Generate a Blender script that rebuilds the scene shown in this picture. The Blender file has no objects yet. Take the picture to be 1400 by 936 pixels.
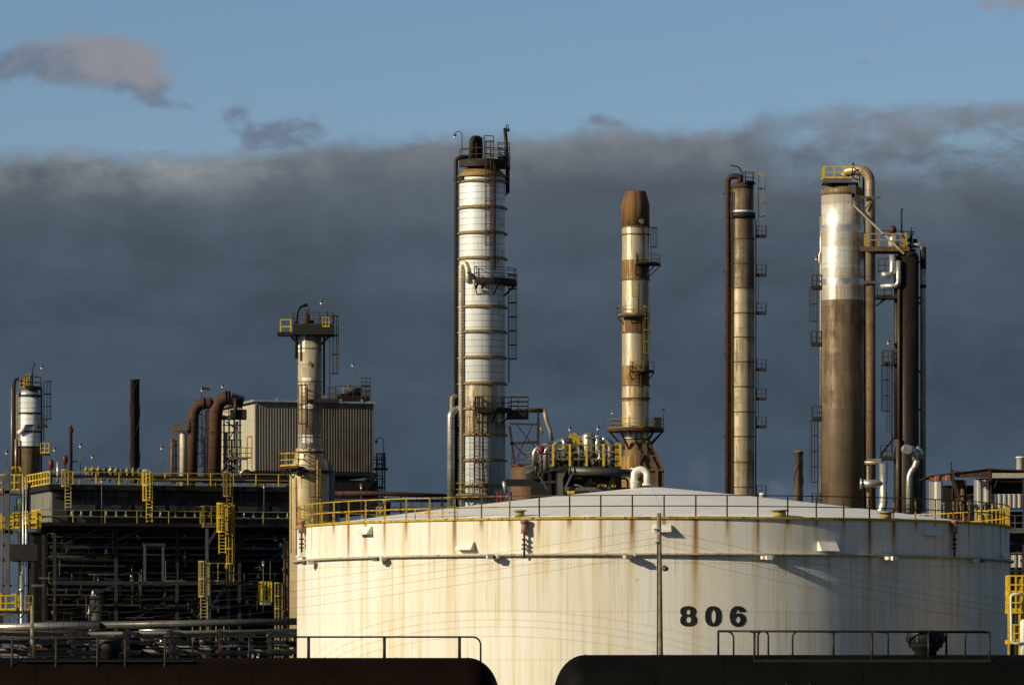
import bpy, bmesh, math, random
from mathutils import Vector, Matrix
random.seed(806)
scn = bpy.context.scene
C = scn.collection
rad = math.radians
# ---------------------------------------------------------------- camera
CAM_Z = 4.5
FP = 6300.0            # focal length in photo pixels (photo 1400 wide)
cam = bpy.data.cameras.new('camera')
cam_o = bpy.data.objects.new('camera', cam); C.objects.link(cam_o)
cam_o.location = (0, 0, CAM_Z); cam_o.rotation_euler = (rad(90), 0, 0)
cam.sensor_width = 36; cam.lens = 36 * FP / 1400
cam.shift_y = (903 - 468) / 1400
cam.clip_start = 1; cam.clip_end = 12000
scn.camera = cam_o
# ---------------------------------------------------------------- light
SUN_AZ = 62.0          # degrees left of the direction back to the camera
SUN_EL = 21.0
sdir = Vector((-math.sin(rad(SUN_AZ)) * math.cos(rad(SUN_EL)), -math.cos(rad(SUN_AZ)) * math.cos(rad(SUN_EL)), math.sin(rad(SUN_EL))))
sl = bpy.data.lights.new('sun', 'SUN'); sl.energy = 5.0; sl.angle = rad(0.5); sl.color = (1.0, 0.86, 0.60)
so = bpy.data.objects.new('sun', sl); C.objects.link(so)
so.rotation_euler = (-sdir).to_track_quat('-Z', 'Y').to_euler()
scn.view_settings.view_transform = 'Standard'; scn.view_settings.look = 'None'
scn.view_settings.exposure = 0; scn.view_settings.gamma = 1; scn.view_settings.use_curve_mapping = False

# node helpers ---------------------------------------------------
class NT:
    def __init__(s, nt): s.nt = nt; s.n = nt.nodes; s.l = nt.links
    def new(s, t, **k):
        n = s.n.new(t)
        for a, v in k.items(): setattr(n, a, v)
        return n
    def put(s, sock, v):
        if v is None: return
        if isinstance(v, bpy.types.NodeSocket): s.l.new(v, sock)
        elif isinstance(v, (tuple, list)) and len(v) == 3 and sock.type == 'RGBA': sock.default_value = (*v, 1)
        else: sock.default_value = v
    def m(s, op, a, b=None, c=None, clamp=False):
        n = s.new('ShaderNodeMath', operation=op, use_clamp=clamp)
        s.put(n.inputs[0], a); s.put(n.inputs[1], b)
        if c is not None: s.put(n.inputs[2], c)
        return n.outputs[0]
    def ss(s, x, lo, hi, o0=0.0, o1=1.0):
        n = s.new('ShaderNodeMapRange', interpolation_type='SMOOTHSTEP')
        for i, v in enumerate((x, lo, hi, o0, o1)): s.put(n.inputs[i], v)
        return n.outputs[0]
    def lin(s, x, lo, hi, o0=0.0, o1=1.0):
        n = s.new('ShaderNodeMapRange')
        for i, v in enumerate((x, lo, hi, o0, o1)): s.put(n.inputs[i], v)
        return n.outputs[0]
    def mix(s, f, a, b, mode='MIX'):
        n = s.new('ShaderNodeMix', data_type='RGBA', blend_type=mode)
        s.put(n.inputs[0], f); s.put(n.inputs[6], a); s.put(n.inputs[7], b)
        return n.outputs[2]
    def xyz(s, x, y, z=0.0):
        n = s.new('ShaderNodeCombineXYZ')
        for i, v in enumerate((x, y, z)): s.put(n.inputs[i], v)
        return n.outputs[0]
    def sep(s, v):
        n = s.new('ShaderNodeSeparateXYZ'); s.l.new(v, n.inputs[0]); return n.outputs
    def noise(s, vec, scale=1.0, detail=4.0, rough=0.55, dist=0.0):
        n = s.new('ShaderNodeTexNoise'); s.put(n.inputs['Vector'], vec); n.inputs['Scale'].default_value = scale
        n.inputs['Detail'].default_value = detail; n.inputs['Roughness'].default_value = rough; n.inputs['Distortion'].default_value = dist
        return n.outputs[0]
    def white(s, vec):
        n = s.new('ShaderNodeTexWhiteNoise', noise_dimensions='3D'); s.l.new(vec, n.inputs[0]); return n.outputs[0]
    def ramp(s, x, pts):
        n = s.new('ShaderNodeValToRGB'); s.put(n.inputs[0], x); e = n.color_ramp.elements
        while len(e) < len(pts): e.new(0.5)
        for i, (p, c) in enumerate(pts):
            e[i].position = p; e[i].color = (c, c, c, 1) if isinstance(c, (int, float)) else (*c, 1)
        return n.outputs[0]

def build_world():
    w = bpy.data.worlds.new('World'); scn.world = w; w.use_nodes = True
    w.node_tree.nodes.clear(); t = NT(w.node_tree)
    out = t.new('ShaderNodeOutputWorld'); bg = t.new('ShaderNodeBackground'); t.l.new(bg.outputs[0], out.inputs[0])
    S = 0.10; bg.inputs[1].default_value = S
    sky = t.new('ShaderNodeTexSky', sky_type='NISHITA'); sky.sun_disc = False
    sky.sun_elevation = rad(SUN_EL); sky.sun_rotation = math.atan2(sdir.x, sdir.y)
    sky.air_density = 1.0; sky.dust_density = 0.6; sky.ozone_density = 2.0; sky.altitude = 100
    tc = t.new('ShaderNodeTexCoord'); x, y, z = t.sep(tc.outputs['Generated'])
    az = t.m('ARCTAN2', x, y); hl = t.m('SQRT', t.m('ADD', t.m('MULTIPLY', x, x), t.m('MULTIPLY', y, y)))
    U = t.m('MULTIPLY', az, 6.3); V = t.m('MULTIPLY', t.m('DIVIDE', z, t.m('MAXIMUM', hl, 0.02)), 6.3)
    # clear sky colour, graded towards the deep blue of the evening
    low = t.ss(V, 0.5, 2.2)
    tint = t.mix(low, (0.69, 0.76, 0.90), (0.64, 0.78, 0.99))
    blue = t.mix(1.0, sky.outputs[0], tint, 'MULTIPLY')
    uv = t.xyz(U, V)
    uvs = t.xyz(U, t.m('MULTIPLY', V, 2.0))
    nA = t.noise(uvs, 5.0, 8, 0.62); nB = t.noise(t.xyz(t.m('ADD', U, 7.3), t.m('MULTIPLY', V, 1.7), 3.0), 13.0, 8, 0.62)
    nW = t.noise(t.xyz(t.m('MULTIPLY', U, 0.8), t.m('MULTIPLY', V, 2.1), 9.0), 3.4, 7, 0.55, .4)
    nS_ = t.noise(t.xyz(U, t.m('MULTIPLY', V, 1.3), 21.0), 9.0, 7, .58, .25); nT = t.noise(t.xyz(U, t.m('MULTIPLY', V, 1.4), 33.0), 34.0, 6, .6)
    # upper edge of the cloud bank, V per azimuth
    e = lambda p: (903 - p) / 1000.0
    q = lambda p: (p + 300) / 2000.0
    edge = t.ramp(t.lin(U, -1.0, 1.0), [(q(-300), e(190)), (q(0), e(207)), (q(110), e(205)), (q(210), e(212)), (q(310), e(210)), (q(380), e(196)), (q(460), e(188)), (q(640), e(178)), (q(730), e(184)), (q(870), e(170)), (q(990), e(178)), (q(1040), e(146)), (q(1390), e(146)), (q(1700), e(170))])
    wob = t.m('ADD', t.m('MULTIPLY', t.m('SUBTRACT', nB, 0.5), 0.03), t.m('MULTIPLY', t.m('SUBTRACT', nT, 0.5), 0.018))
    wob = t.m('ADD', wob, t.m('MULTIPLY', t.m('SUBTRACT', nA, 0.5), 0.05))
    depth = t.m('SUBTRACT', t.m('ADD', edge, wob), V)
    bank = t.ss(t.m('ADD', depth, t.m('MULTIPLY', t.m('SUBTRACT', nS_, .5), .05)), -0.008, 0.026)
    # thin, holed part of the bank on the right
    rt = t.ss(U, 0.30, 0.42)
    shallow = t.ss(depth, 0.13, 0.02)
    holes = t.ss(t.m('ADD', t.m('MULTIPLY', nB, .45), t.m('MULTIPLY', nA, .55)), 0.40, 0.60)
    thin = t.m('MULTIPLY', t.m('MULTIPLY', rt, shallow), t.m('SUBTRACT', 1.0, t.m('MULTIPLY', holes, 0.85)))
    lip = t.ss(depth, 0.035, 0.0)
    thin = t.m('MULTIPLY', thin, t.m('SUBTRACT', 0.85, t.m('MULTIPLY', lip, 0.45)))
    bank = t.m('MULTIPLY', bank, t.m('SUBTRACT', 1.0, thin))
    # separate clouds
    def puff(px, py, rx, ry, amt=1.0):
        du = t.m('DIVIDE', t.m('SUBTRACT', U, (px - 700) / 1000.0), rx / 1000.0)
        dv = t.m('DIVIDE', t.m('SUBTRACT', V, (903 - py) / 1000.0), ry / 1000.0)
        d = t.m('ADD', t.m('MULTIPLY', du, du), t.m('MULTIPLY', dv, dv))
        return t.m('MULTIPLY', t.m('EXPONENT', t.m('MULTIPLY', d, -1.0)), amt)
    fl = None
    for a in [(0, 96, 50, 26, .95), (50, 82, 50, 34, .85), (105, 92, 55, 36, .8), (150, 78, 50, 36, .9), (180, 95, 42, 34, .7), (205, 128, 34, 20, .8), (245, 146, 36, 9, .62), (318, 158, 36, 17, .8), (340, 186, 40, 20, .55), (385, 176, 36, 22, .62), (430, 176, 28, 22, .68), (372, 204, 80, 18, .5), (812, 164, 34, 12, .62), (850, 172, 30, 8, .4), (1172, 87, 55, 6, .55), (1345, 14, 45, 14, .7), (1395, 6, 40, 12, .6), (1135, -2, 45, 7, .6), (1220, 40, 30, 10, .42), (-120, 60, 80, 30, .8), (1550, 60, 100, 40, .7)]:
        b = puff(*a); fl = b if fl is None else t.m('ADD', fl, b)
    fl = t.m('ADD', fl, t.m('ADD', t.m('MULTIPLY', t.m('SUBTRACT', nS_, .5), 2.3), t.m('MULTIPLY', t.m('SUBTRACT', nT, .5), 1.1)))
    bl = t.m('MULTIPLY', t.ss(fl, .34, 1.15), .93)
    # cloud shading
    base = t.ramp(t.lin(V, 0.0, 1.0), [(0.0, (.064, .095, .138)), (0.21, (.060, .090, .130)), (0.42, (.056, .080, .110)), (0.58, (.070, .093, .124)), (0.66, (.105, .128, .158)), (0.74, (.155, .175, .205)), (1.0, (.17, .18, .21))])
    mod = t.lin(nW, 0.3, 0.7, 0.82, 1.20)
    base = t.mix(1.0, base, t.xyz(mod, mod, mod), 'MULTIPLY')
    crest = t.m('MULTIPLY', t.ss(depth, 0.085, 0.0), t.ss(t.m('ADD', t.m('MULTIPLY', nA, .6), t.m('MULTIPLY', nS_, .4)), 0.40, 0.62))
    base = t.mix(t.m('MULTIPLY', crest, 0.8), base, t.mix(t.ss(U, -.15, -.45), (.225, .235, .255), (.34, .355, .37)))
    puf = t.lin(nS_, .3, .7, .90, 1.10); base = t.mix(1.0, base, t.xyz(puf, puf, puf), 'MULTIPLY')
    smallc = t.mix(t.ss(t.m('ADD', t.m('MULTIPLY', nS_, 1.0), t.m('MULTIPLY', t.m('SUBTRACT', V, 0.80), 3.0)), 0.40, 0.68), (.145, .19, .265), (.27, .27, .295))
    k = 1.0 / S
    # unseen broken overcast, added overhead and behind the camera to dim the fill
    up = t.ss(V, 1.15, 1.9); nu = t.noise(tc.outputs['Generated'], 3.0, 5, .6)
    upc = t.mix(t.ss(nu, .35, .7), (.042, .056, .080), (.10, .125, .165))
    cc = t.mix(bank, smallc, base)
    cc = t.mix(1.0, cc, (k, k, k), 'MULTIPLY')
    cover = t.m('MAXIMUM', bank, bl)
    col = t.mix(cover, blue, cc)
    col = t.mix(t.m('MULTIPLY', up, t.ss(nu, .72, .5, .55, .97)), col, t.mix(1.0, upc, (k, k, k), 'MULTIPLY'))
    t.l.new(col, bg.inputs[0])
build_world()

# ---------------------------------------------------------------- materials
def newmat(name):
    m = bpy.data.materials.new(name); m.use_nodes = True; m.node_tree.nodes.clear(); t = NT(m.node_tree)
    o = t.new('ShaderNodeOutputMaterial'); b = t.new('ShaderNodeBsdfPrincipled'); t.l.new(b.outputs[0], o.inputs[0]); b.inputs['Specular IOR Level'].default_value = .35
    return m, t, b
def fin(t, b, col, rough, metal=0.0, bump=None, bs=0.2, bd=0.02):
    t.put(b.inputs['Base Color'], col); t.put(b.inputs['Roughness'], rough); t.put(b.inputs['Metallic'], metal)
    if bump is not None:
        n = t.new('ShaderNodeBump'); n.inputs['Strength'].default_value = bs; n.inputs['Distance'].default_value = bd
        t.l.new(bump, n.inputs['Height']); t.l.new(n.outputs[0], b.inputs['Normal'])
RUST = (.11, .045, .018)
def paint(name, col, rough=.55, metal=0.0, rust=0.2, rustcol=RUST, var=.35, scale=1.2):
    m, t, b = newmat(name); tc = t.new('ShaderNodeTexCoord'); P = tc.outputs['Object']
    n1 = t.noise(P, scale, 5, .6); n2 = t.noise(P, scale * 5, 5, .65)
    dark = tuple(c * (1 - var) for c in col); lite = tuple(min(1, c * (1 + var * .5)) for c in col)
    c = t.mix(t.ss(n1, .3, .7), dark, lite)
    mask = t.ss(t.m('ADD', t.m('MULTIPLY', n1, .45), t.m('MULTIPLY', n2, .55)), .68 - rust * .45, .78 - rust * .45)
    c = t.mix(t.m('MULTIPLY', mask, .85), c, rustcol)
    r = t.m('ADD', t.m('MULTIPLY', mask, .25), rough)
    fin(t, b, c, r, t.m('MULTIPLY', t.m('SUBTRACT', 1.0, mask), metal) if metal else 0.0, n2, .15, .02)
    return m
def clad(name, base, base2, stain=(.16, .09, .035), amt=.3, pu=1.2, pv=1.0, line=.45, metal=.5, rough=.4, lw=.03, streak=.5, patch=0.0, patchcol=(.85, .85, .83)):
    m, t, b = newmat(name); tc = t.new('ShaderNodeTexCoord'); u, v, _ = t.sep(tc.outputs['UV'])
    n1 = t.noise(t.xyz(t.m('MULTIPLY', u, 2.2), t.m('MULTIPLY', v, .10)), 1.0, 6, .6)
    n2 = t.noise(t.xyz(u, v, 4.0), .35, 5, .6)
    n3 = t.noise(t.xyz(t.m('MULTIPLY', u, 9), t.m('MULTIPLY', v, .5), 2.0), 1.0, 4, .6)
    pan = t.white(t.xyz(t.m('FLOOR', t.m('DIVIDE', u, pu)), t.m('FLOOR', t.m('DIVIDE', v, pv))))
    c = t.mix(t.lin(t.m('ADD', t.m('MULTIPLY', pan, .5), t.m('MULTIPLY', n2, .7)), .25, .95), base2, base)
    if patch:
        band = t.white(t.xyz(1.0, t.m('FLOOR', t.m('DIVIDE', v, pv * 1.7)), 5.0))
        c = t.mix(t.m('MULTIPLY', t.ss(t.m('ADD', band, t.m('MULTIPLY', n2, .4)), 1.22 - patch, 1.28 - patch), .8), c, patchcol)
    s = t.m('ADD', t.m('MULTIPLY', n1, streak), t.m('ADD', t.m('MULTIPLY', n2, .75 - streak * .5), t.m('MULTIPLY', n3, .25 - streak * .0)))
    hi = .5 * (1.0 + streak * .5) + .10
    mask = t.ss(s, hi - amt * .42, hi + .16 - amt * .42)
    c = t.mix(t.m('MULTIPLY', mask, .85), c, stain)
    fu = t.m('FRACT', t.m('DIVIDE', u, pu)); fv = t.m('FRACT', t.m('DIVIDE', v, pv))
    ln = t.m('MAXIMUM', t.m('LESS_THAN', fu, lw * .8 / pu), t.m('LESS_THAN', fv, lw / pv))
    c = t.mix(t.m('MULTIPLY', ln, line), c, tuple(x * .22 for x in stain))
    rr = t.m('ADD', t.m('MULTIPLY', mask, .3), t.lin(n2, .3, .7, rough - .06, rough + .1))
    h = t.m('ADD', t.m('MULTIPLY', n3, .4), t.m('SUBTRACT', t.m('MULTIPLY', pan, .3), ln))
    fin(t, b, c, rr, t.m('MULTIPLY', t.m('SUBTRACT', 1.0, mask), metal), h, .25, .02)
    return m
M = {}
M['steel_dark'] = paint('steel_dark', (.014, .0135, .013), .6, 0, .25)
M['steel_grey'] = paint('steel_grey', (.10, .10, .098), .55, 0, .3)
M['steel_blue'] = paint('steel_blue', (.045, .053, .065), .55, 0, .1)
M['void'] = paint('deep_shade_black', (.005, .005, .005), .8, 0, 0, var=.2)  # deep shade under the furnace put into a near-black colour
M['black'] = paint('black_steel', (.012, .012, .012), .55, 0, .1, var=.2)
M['soot'] = paint('sooty_steel', (.022, .018, .015), .7, 0, .4, (.05, .025, .015))
M['yellow'] = paint('yellow_safety_paint', (.62, .43, .015), .5, 0, .12, (.2, .09, .02), .3)
M['yellow_rust'] = paint('weathered_yellow_paint', (.55, .36, .02), .6, 0, .42, (.10, .045, .02), .4)
M['yellow_dull'] = paint('faded_yellow_paint', (.34, .27, .08), .6, 0, .35, (.16, .09, .04), .4)
M['rust_rail'] = paint('rusty_rail', (.028, .021, .018), .7, 0, .4, (.05, .028, .02))
M['rust'] = paint('rusty_steel', (.075, .034, .021), .75, 0, .4, (.045, .02, .014), .4, .6)
M['rust_dark'] = paint('dark_rusty_steel', (.06, .028, .02), .75, 0, .4, (.025, .012, .01), .4, .5)
M['brown'] = paint('brown_steel', (.16, .105, .06), .65, .2, .4, (.08, .04, .02), .4)
M['concrete'] = paint('concrete', (.30, .28, .25), .9, 0, .05, var=.3)
M['silver'] = paint('silver_fitting', (.62, .61, .58), .38, .7, .12)
M['white'] = paint('white_paint', (.75, .73, .68), .5, 0, .08, (.35, .22, .1), .12)
M['red'] = paint('red_paint', (.13, .018, .015), .55, 0, .15)
M['green'] = paint('green_paint', (.02, .09, .06), .5, 0, .15)
M['wood'] = paint('weathered_wood', (.24, .20, .155), .85, 0, .1, (.10, .08, .06), .4, 3)
M['gravel'] = paint('gravel', (.07, .065, .06), .95, 0, .2, (.09, .08, .06), .4, .8)
M['glass_lamp'] = paint('lamp_glass', (.7, .7, .68), .15, 0, 0, var=.05)
M['yellow_dim'] = paint('dull_shaded_yellow_paint', (.19, .145, .02), .65, 0, .25, (.08, .05, .02), .35)  # dull yellow; its dark tone stands in for shade on the furnace rails
M['ochre'] = paint('ochre_stained_steel', (.30, .22, .10), .6, .1, .42, (.10, .05, .02), .4, 2)
M['pipe'] = clad('pipe_cladding', (.62, .61, .58), (.45, .43, .40), amt=.25, pu=3, pv=.9, line=.6, metal=.75, rough=.36, lw=.05)
M['pipe_tan'] = clad('tan_pipe_cladding', (.42, .35, .26), (.33, .27, .19), (.15, .09, .05), .35, 3, 1.0, .55, .45, .42, .05)
M['pipe_dark'] = clad('dark_pipe_cladding', (.12, .12, .12), (.07, .07, .07), (.04, .03, .02), .3, 3, 1.0, .5, .4, .42, .05)
M['pipe_brown'] = clad('brown_pipe_cladding', (.13, .085, .05), (.08, .05, .03), (.03, .018, .01), .35, 3, 1.0, .5, .3, .5, .05)
M['pipe_cream'] = clad('cream_pipe_cladding', (.72, .66, .52), (.58, .50, .36), (.22, .13, .05), .3, 3, .28, .6, .2, .5, .045)
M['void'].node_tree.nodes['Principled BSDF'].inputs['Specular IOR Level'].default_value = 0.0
# ---------------------------------------------------------------- geometry helpers
class MB:
    def __init__(s): s.v = []; s.f = []; s.uv = []; s.mi = []; s.sm = []
    def quad(s, idx, uv=None, mi=0, sm=False):
        s.f.append(tuple(idx)); s.uv.append(uv or [(0, 0)] * len(idx)); s.mi.append(mi); s.sm.append(sm)
    def hexa(s, P, mi=0):
        o = len(s.v); s.v += [tuple(p) for p in P]
        for q in ((0, 3, 2, 1), (4, 5, 6, 7), (0, 1, 5, 4), (1, 2, 6, 5), (2, 3, 7, 6), (3, 0, 4, 7)):
            a, b, d = P[q[0]], P[q[1]], P[q[3]]
            lu = (Vector(b) - Vector(a)).length; lv = (Vector(d) - Vector(a)).length
            s.quad([o + i for i in q], [(0, 0), (lu, 0), (lu, lv), (0, lv)], mi)
    def box(s, c, size, rz=0.0, mi=0):
        cx, cy, cz = c; a, b, h = size[0] / 2, size[1] / 2, size[2] / 2; co, si = math.cos(rz), math.sin(rz)
        P = []
        for z in (-h, h):
            for x, y in ((-a, -b), (a, -b), (a, b), (-a, b)):
                P.append((cx + x * co - y * si, cy + x * si + y * co, cz + z))
        s.hexa(P, mi)
    def beam(s, p0, p1, w=.1, h=None, mi=0):
        h = h or w; p0 = Vector(p0); p1 = Vector(p1); d = p1 - p0
        if d.length < 1e-6: return
        d.normalize(); up = Vector((0, 0, 1)) if abs(d.z) < .95 else Vector((0, 1, 0))
        a = d.cross(up).normalized(); b = a.cross(d).normalized(); a = a * w / 2; b = b * h / 2
        s.hexa([p0 - a - b, p0 + a - b, p0 + a + b, p0 - a + b, p1 - a - b, p1 + a - b, p1 + a + b, p1 - a + b], mi)
    def tube(s, pts, r, n=10, caps=True, mi=0, rr=None):
        pts = [Vector(p) for p in pts]; N = len(pts); o = len(s.v)
        T = []
        for i in range(N):
            t = pts[min(i + 1, N - 1)] - pts[max(i - 1, 0)]; T.append(t.normalized())
        ref = Vector((0, 0, 1)) if abs(T[0].z) < .9 else Vector((0, -1, 0))
        A = T[0].cross(ref).normalized(); L = 0; LL = []
        for i in range(N):
            if i: L += (pts[i] - pts[i - 1]).length
            LL.append(L)
            A = (A - T[i] * A.dot(T[i])).normalized(); B = T[i].cross(A)
            ri = rr[i] if rr else r
            for k in range(n):
                a = 2 * math.pi * k / n; s.v.append(tuple(pts[i] + (A * math.cos(a) + B * math.sin(a)) * ri))
        c = 2 * math.pi * r
        for i in range(N - 1):
            for k in range(n):
                k2 = (k + 1) % n; u0 = k / n * c; u1 = (k + 1) / n * c
                s.quad([o + i * n + k, o + i * n + k2, o + (i + 1) * n + k2, o + (i + 1) * n + k], [(u0, LL[i]), (u1, LL[i]), (u1, LL[i + 1]), (u0, LL[i + 1])], mi, n > 4)
        if caps:
            s.quad([o + k for k in reversed(range(n))], None, mi); s.quad([o + (N - 1) * n + k for k in range(n)], None, mi)
    def cyl(s, p0, p1, r, r1=None, n=12, mi=0):
        s.tube([p0, p1], r, n, True, mi, [r, r if r1 is None else r1])
    def lathe(s, cx, cy, prof, n=64, mi=None, a0=0, a1=360, cap=True):
        # prof: (z, r[, material]); angle 0 faces the camera, growing to the right
        o = len(s.v); full = a1 - a0 >= 360; cols = n if full else n + 1
        st = math.pi if full else 0
        for p in prof:
            for k in range(cols):
                a = rad(a0) + (rad(a1 - a0)) * k / n + st; s.v.append((cx + math.sin(a) * p[1], cy - math.cos(a) * p[1], p[0]))
        Rm = max(p[1] for p in prof)
        for i in range(len(prof) - 1):
            z0, z1 = prof[i][0], prof[i + 1][0]; r0, r1 = prof[i][1], prof[i + 1][1]
            g0, g1 = z0, z1
            if abs(z1 - z0) < abs(r1 - r0): g0, g1 = z0 + (Rm - r0), z0 + (Rm - r1)
            m = prof[i][2] if len(prof[i]) > 2 else 0
            for k in range(n):
                k2 = (k + 1) % cols; u0 = (rad(a0) + rad(a1 - a0) * k / n + st - math.pi * (1 if full else 0) * 2) * Rm; u1 = u0 + rad(a1 - a0) / n * Rm
                s.quad([o + i * cols + k, o + i * cols + k2, o + (i + 1) * cols + k2, o + (i + 1) * cols + k], [(u0, g0), (u1, g0), (u1, g1), (u0, g1)], m, True)
        if full and cap:
            s.quad([o + (len(prof) - 1) * cols + k for k in range(n)], None, prof[-2][2] if len(prof[-2]) > 2 else 0)
            s.quad([o + k for k in reversed(range(n))], None, 0)
    def ring(s, cx, cy, z, r, h, t, n=48, mi=0):
        s.lathe(cx, cy, [(z - h / 2, r - .02), (z - h / 2, r + t), (z + h / 2, r + t), (z + h / 2, r - .02)], n, cap=False)
        for i in range(-3 * n, 0): s.mi[i] = mi; s.sm[i] = False
    def sector(s, cx, cy, z, r0, r1, a0, a1, th=.15, mi=0):
        n = max(2, int(abs(a1 - a0) / 8))
        for k in range(n):
            A = rad(a0 + (a1 - a0) * k / n); B = rad(a0 + (a1 - a0) * (k + 1) / n)
            P = []
            for zz in (z - th, z):
                for r, a in ((r0, A), (r1, A), (r1, B), (r0, B)): P.append((cx + math.sin(a) * r, cy - math.cos(a) * r, zz))
            s.hexa(P, mi)
    def rail(s, pts, h=1.07, gap=1.6, w=.055, mi=0, toe=True, mids=1):
        pts = [Vector(p) for p in pts]
        for i in range(len(pts) - 1):
            a, b = pts[i], pts[i + 1]; d = (b - a).length
            if d < .01: continue
            for q in range(mids + 1):
                hh = h * (q + 1) / (mids + 1); s.beam(a + Vector((0, 0, hh)), b + Vector((0, 0, hh)), w)
            if toe: s.beam(a + Vector((0, 0, .08)), b + Vector((0, 0, .08)), w * .4, .14)
            n = max(1, round(d / gap))
            for k in range(n + (i == len(pts) - 2)):
                p = a.lerp(b, k / n); s.beam(p, p + Vector((0, 0, h)), w * 1.15)
    def arcrail(s, cx, cy, z, r, a0, a1, h=1.07, gap=1.5, w=.055, toe=True):
        n = max(2, int(abs(rad(a1 - a0)) * r / gap + .5)); P = []
        for k in range(n + 1):
            a = rad(a0 + (a1 - a0) * k / n); P.append((cx + math.sin(a) * r, cy - math.cos(a) * r, z))
        s.rail(P, h, 99, w, toe=toe)
    def ladder(s, x, y, z0, z1, out, cage=True, w=.22, t=.05, hoopr=.38):
        a = rad(out); O = Vector((math.sin(a), -math.cos(a), 0)); Sx = Vector((math.cos(a), math.sin(a), 0)); p = Vector((x, y, 0))
        for q in (-1, 1): s.beam(p + Sx * q * w + Vector((0, 0, z0)), p + Sx * q * w + Vector((0, 0, z1)), t)
        z = z0 + .15
        while z < z1: s.beam(p - Sx * w + Vector((0, 0, z)), p + Sx * w + Vector((0, 0, z)), t * .6); z += .32
        if cage and z1 - z0 > 2.4:
            zb = z0 + 2.1; hs = max(1, int((z1 - zb) / 1.2))
            bars = [-100, -55, 0, 55, 100]
            def hp(g, z): g = rad(g); return p + O * (hoopr * (1 + math.cos(g)) * .95) + Sx * math.sin(g) * hoopr + Vector((0, 0, z))
            for k in range(hs + 1):
                z = zb + (z1 - zb) * k / hs; pr = p - Sx * w + Vector((0, 0, z))
                for g in range(-120, 121, 30):
                    c = hp(g, z); s.beam(pr, c, t * .6, t * 1.4); pr = c
                s.beam(pr, p + Sx * w + Vector((0, 0, z)), t * .6, t * 1.4)
            for g in bars: s.beam(hp(g, zb), hp(g, z1), t * .8)
    def build(s, name, mats, parent=None, loc=None):
        me = bpy.data.meshes.new(name)
        if parent is not None: org = ORG[parent.name]
        else: org = Vector(loc) if loc is not None else Vector((0, 0, 0))
        me.from_pydata([(v[0] - org[0], v[1] - org[1], v[2] - org[2]) for v in s.v], [], s.f)
        if not isinstance(mats, (list, tuple)): mats = [mats]
        for m in mats: me.materials.append(M[m] if isinstance(m, str) else m)
        me.polygons.foreach_set('material_index', s.mi); me.polygons.foreach_set('use_smooth', s.sm)
        ul = me.uv_layers.new(name='UVMap'); flat = []
        for q in s.uv:
            for a in q: flat += [a[0], a[1]]
        ul.data.foreach_set('uv', flat)
        me.update()
        o = bpy.data.objects.new(name, me); C.objects.link(o)
        if parent is not None: o.parent = parent
        else: o.location = org
        ORG[o.name] = org
        return o
ORG = {}
def tag(o, label, cat, group=None):
    o['label'] = label; o['category'] = cat
    if group: o['group'] = group
    return o
def thing(name, label, cat, loc, group=None):
    o = bpy.data.objects.new(name, None); C.objects.link(o); o.location = loc; o.empty_display_size = .5
    ORG[o.name] = Vector(loc); return tag(o, label, cat, group)
def path(pts, br, n=8):
    pts = [Vector(p) for p in pts]; out = [pts[0]]
    for i in range(1, len(pts) - 1):
        a, b, c = pts[i - 1], pts[i], pts[i + 1]; d0 = (a - b); d1 = (c - b)
        r = min(br, d0.length * .49, d1.length * .49); p0 = b + d0.normalized() * r; p1 = b + d1.normalized() * r
        # circular-ish blend (quadratic with weighting)
        for k in range(n + 1):
            t = k / n; w = .8
            q = (p0 * (1 - t) ** 2 + b * 2 * t * (1 - t) * w + p1 * t * t) / ((1 - t) ** 2 + 2 * t * (1 - t) * w + t * t)
            out.append(q)
    out.append(pts[-1]); return out
def W(px, py, Y): return Vector(((px - 700) * Y / FP, Y, CAM_Z + (903 - py) * Y / FP))
def polar(cx, cy, r, a, z): return Vector((cx + math.sin(rad(a)) * r, cy - math.cos(rad(a)) * r, z))
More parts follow.
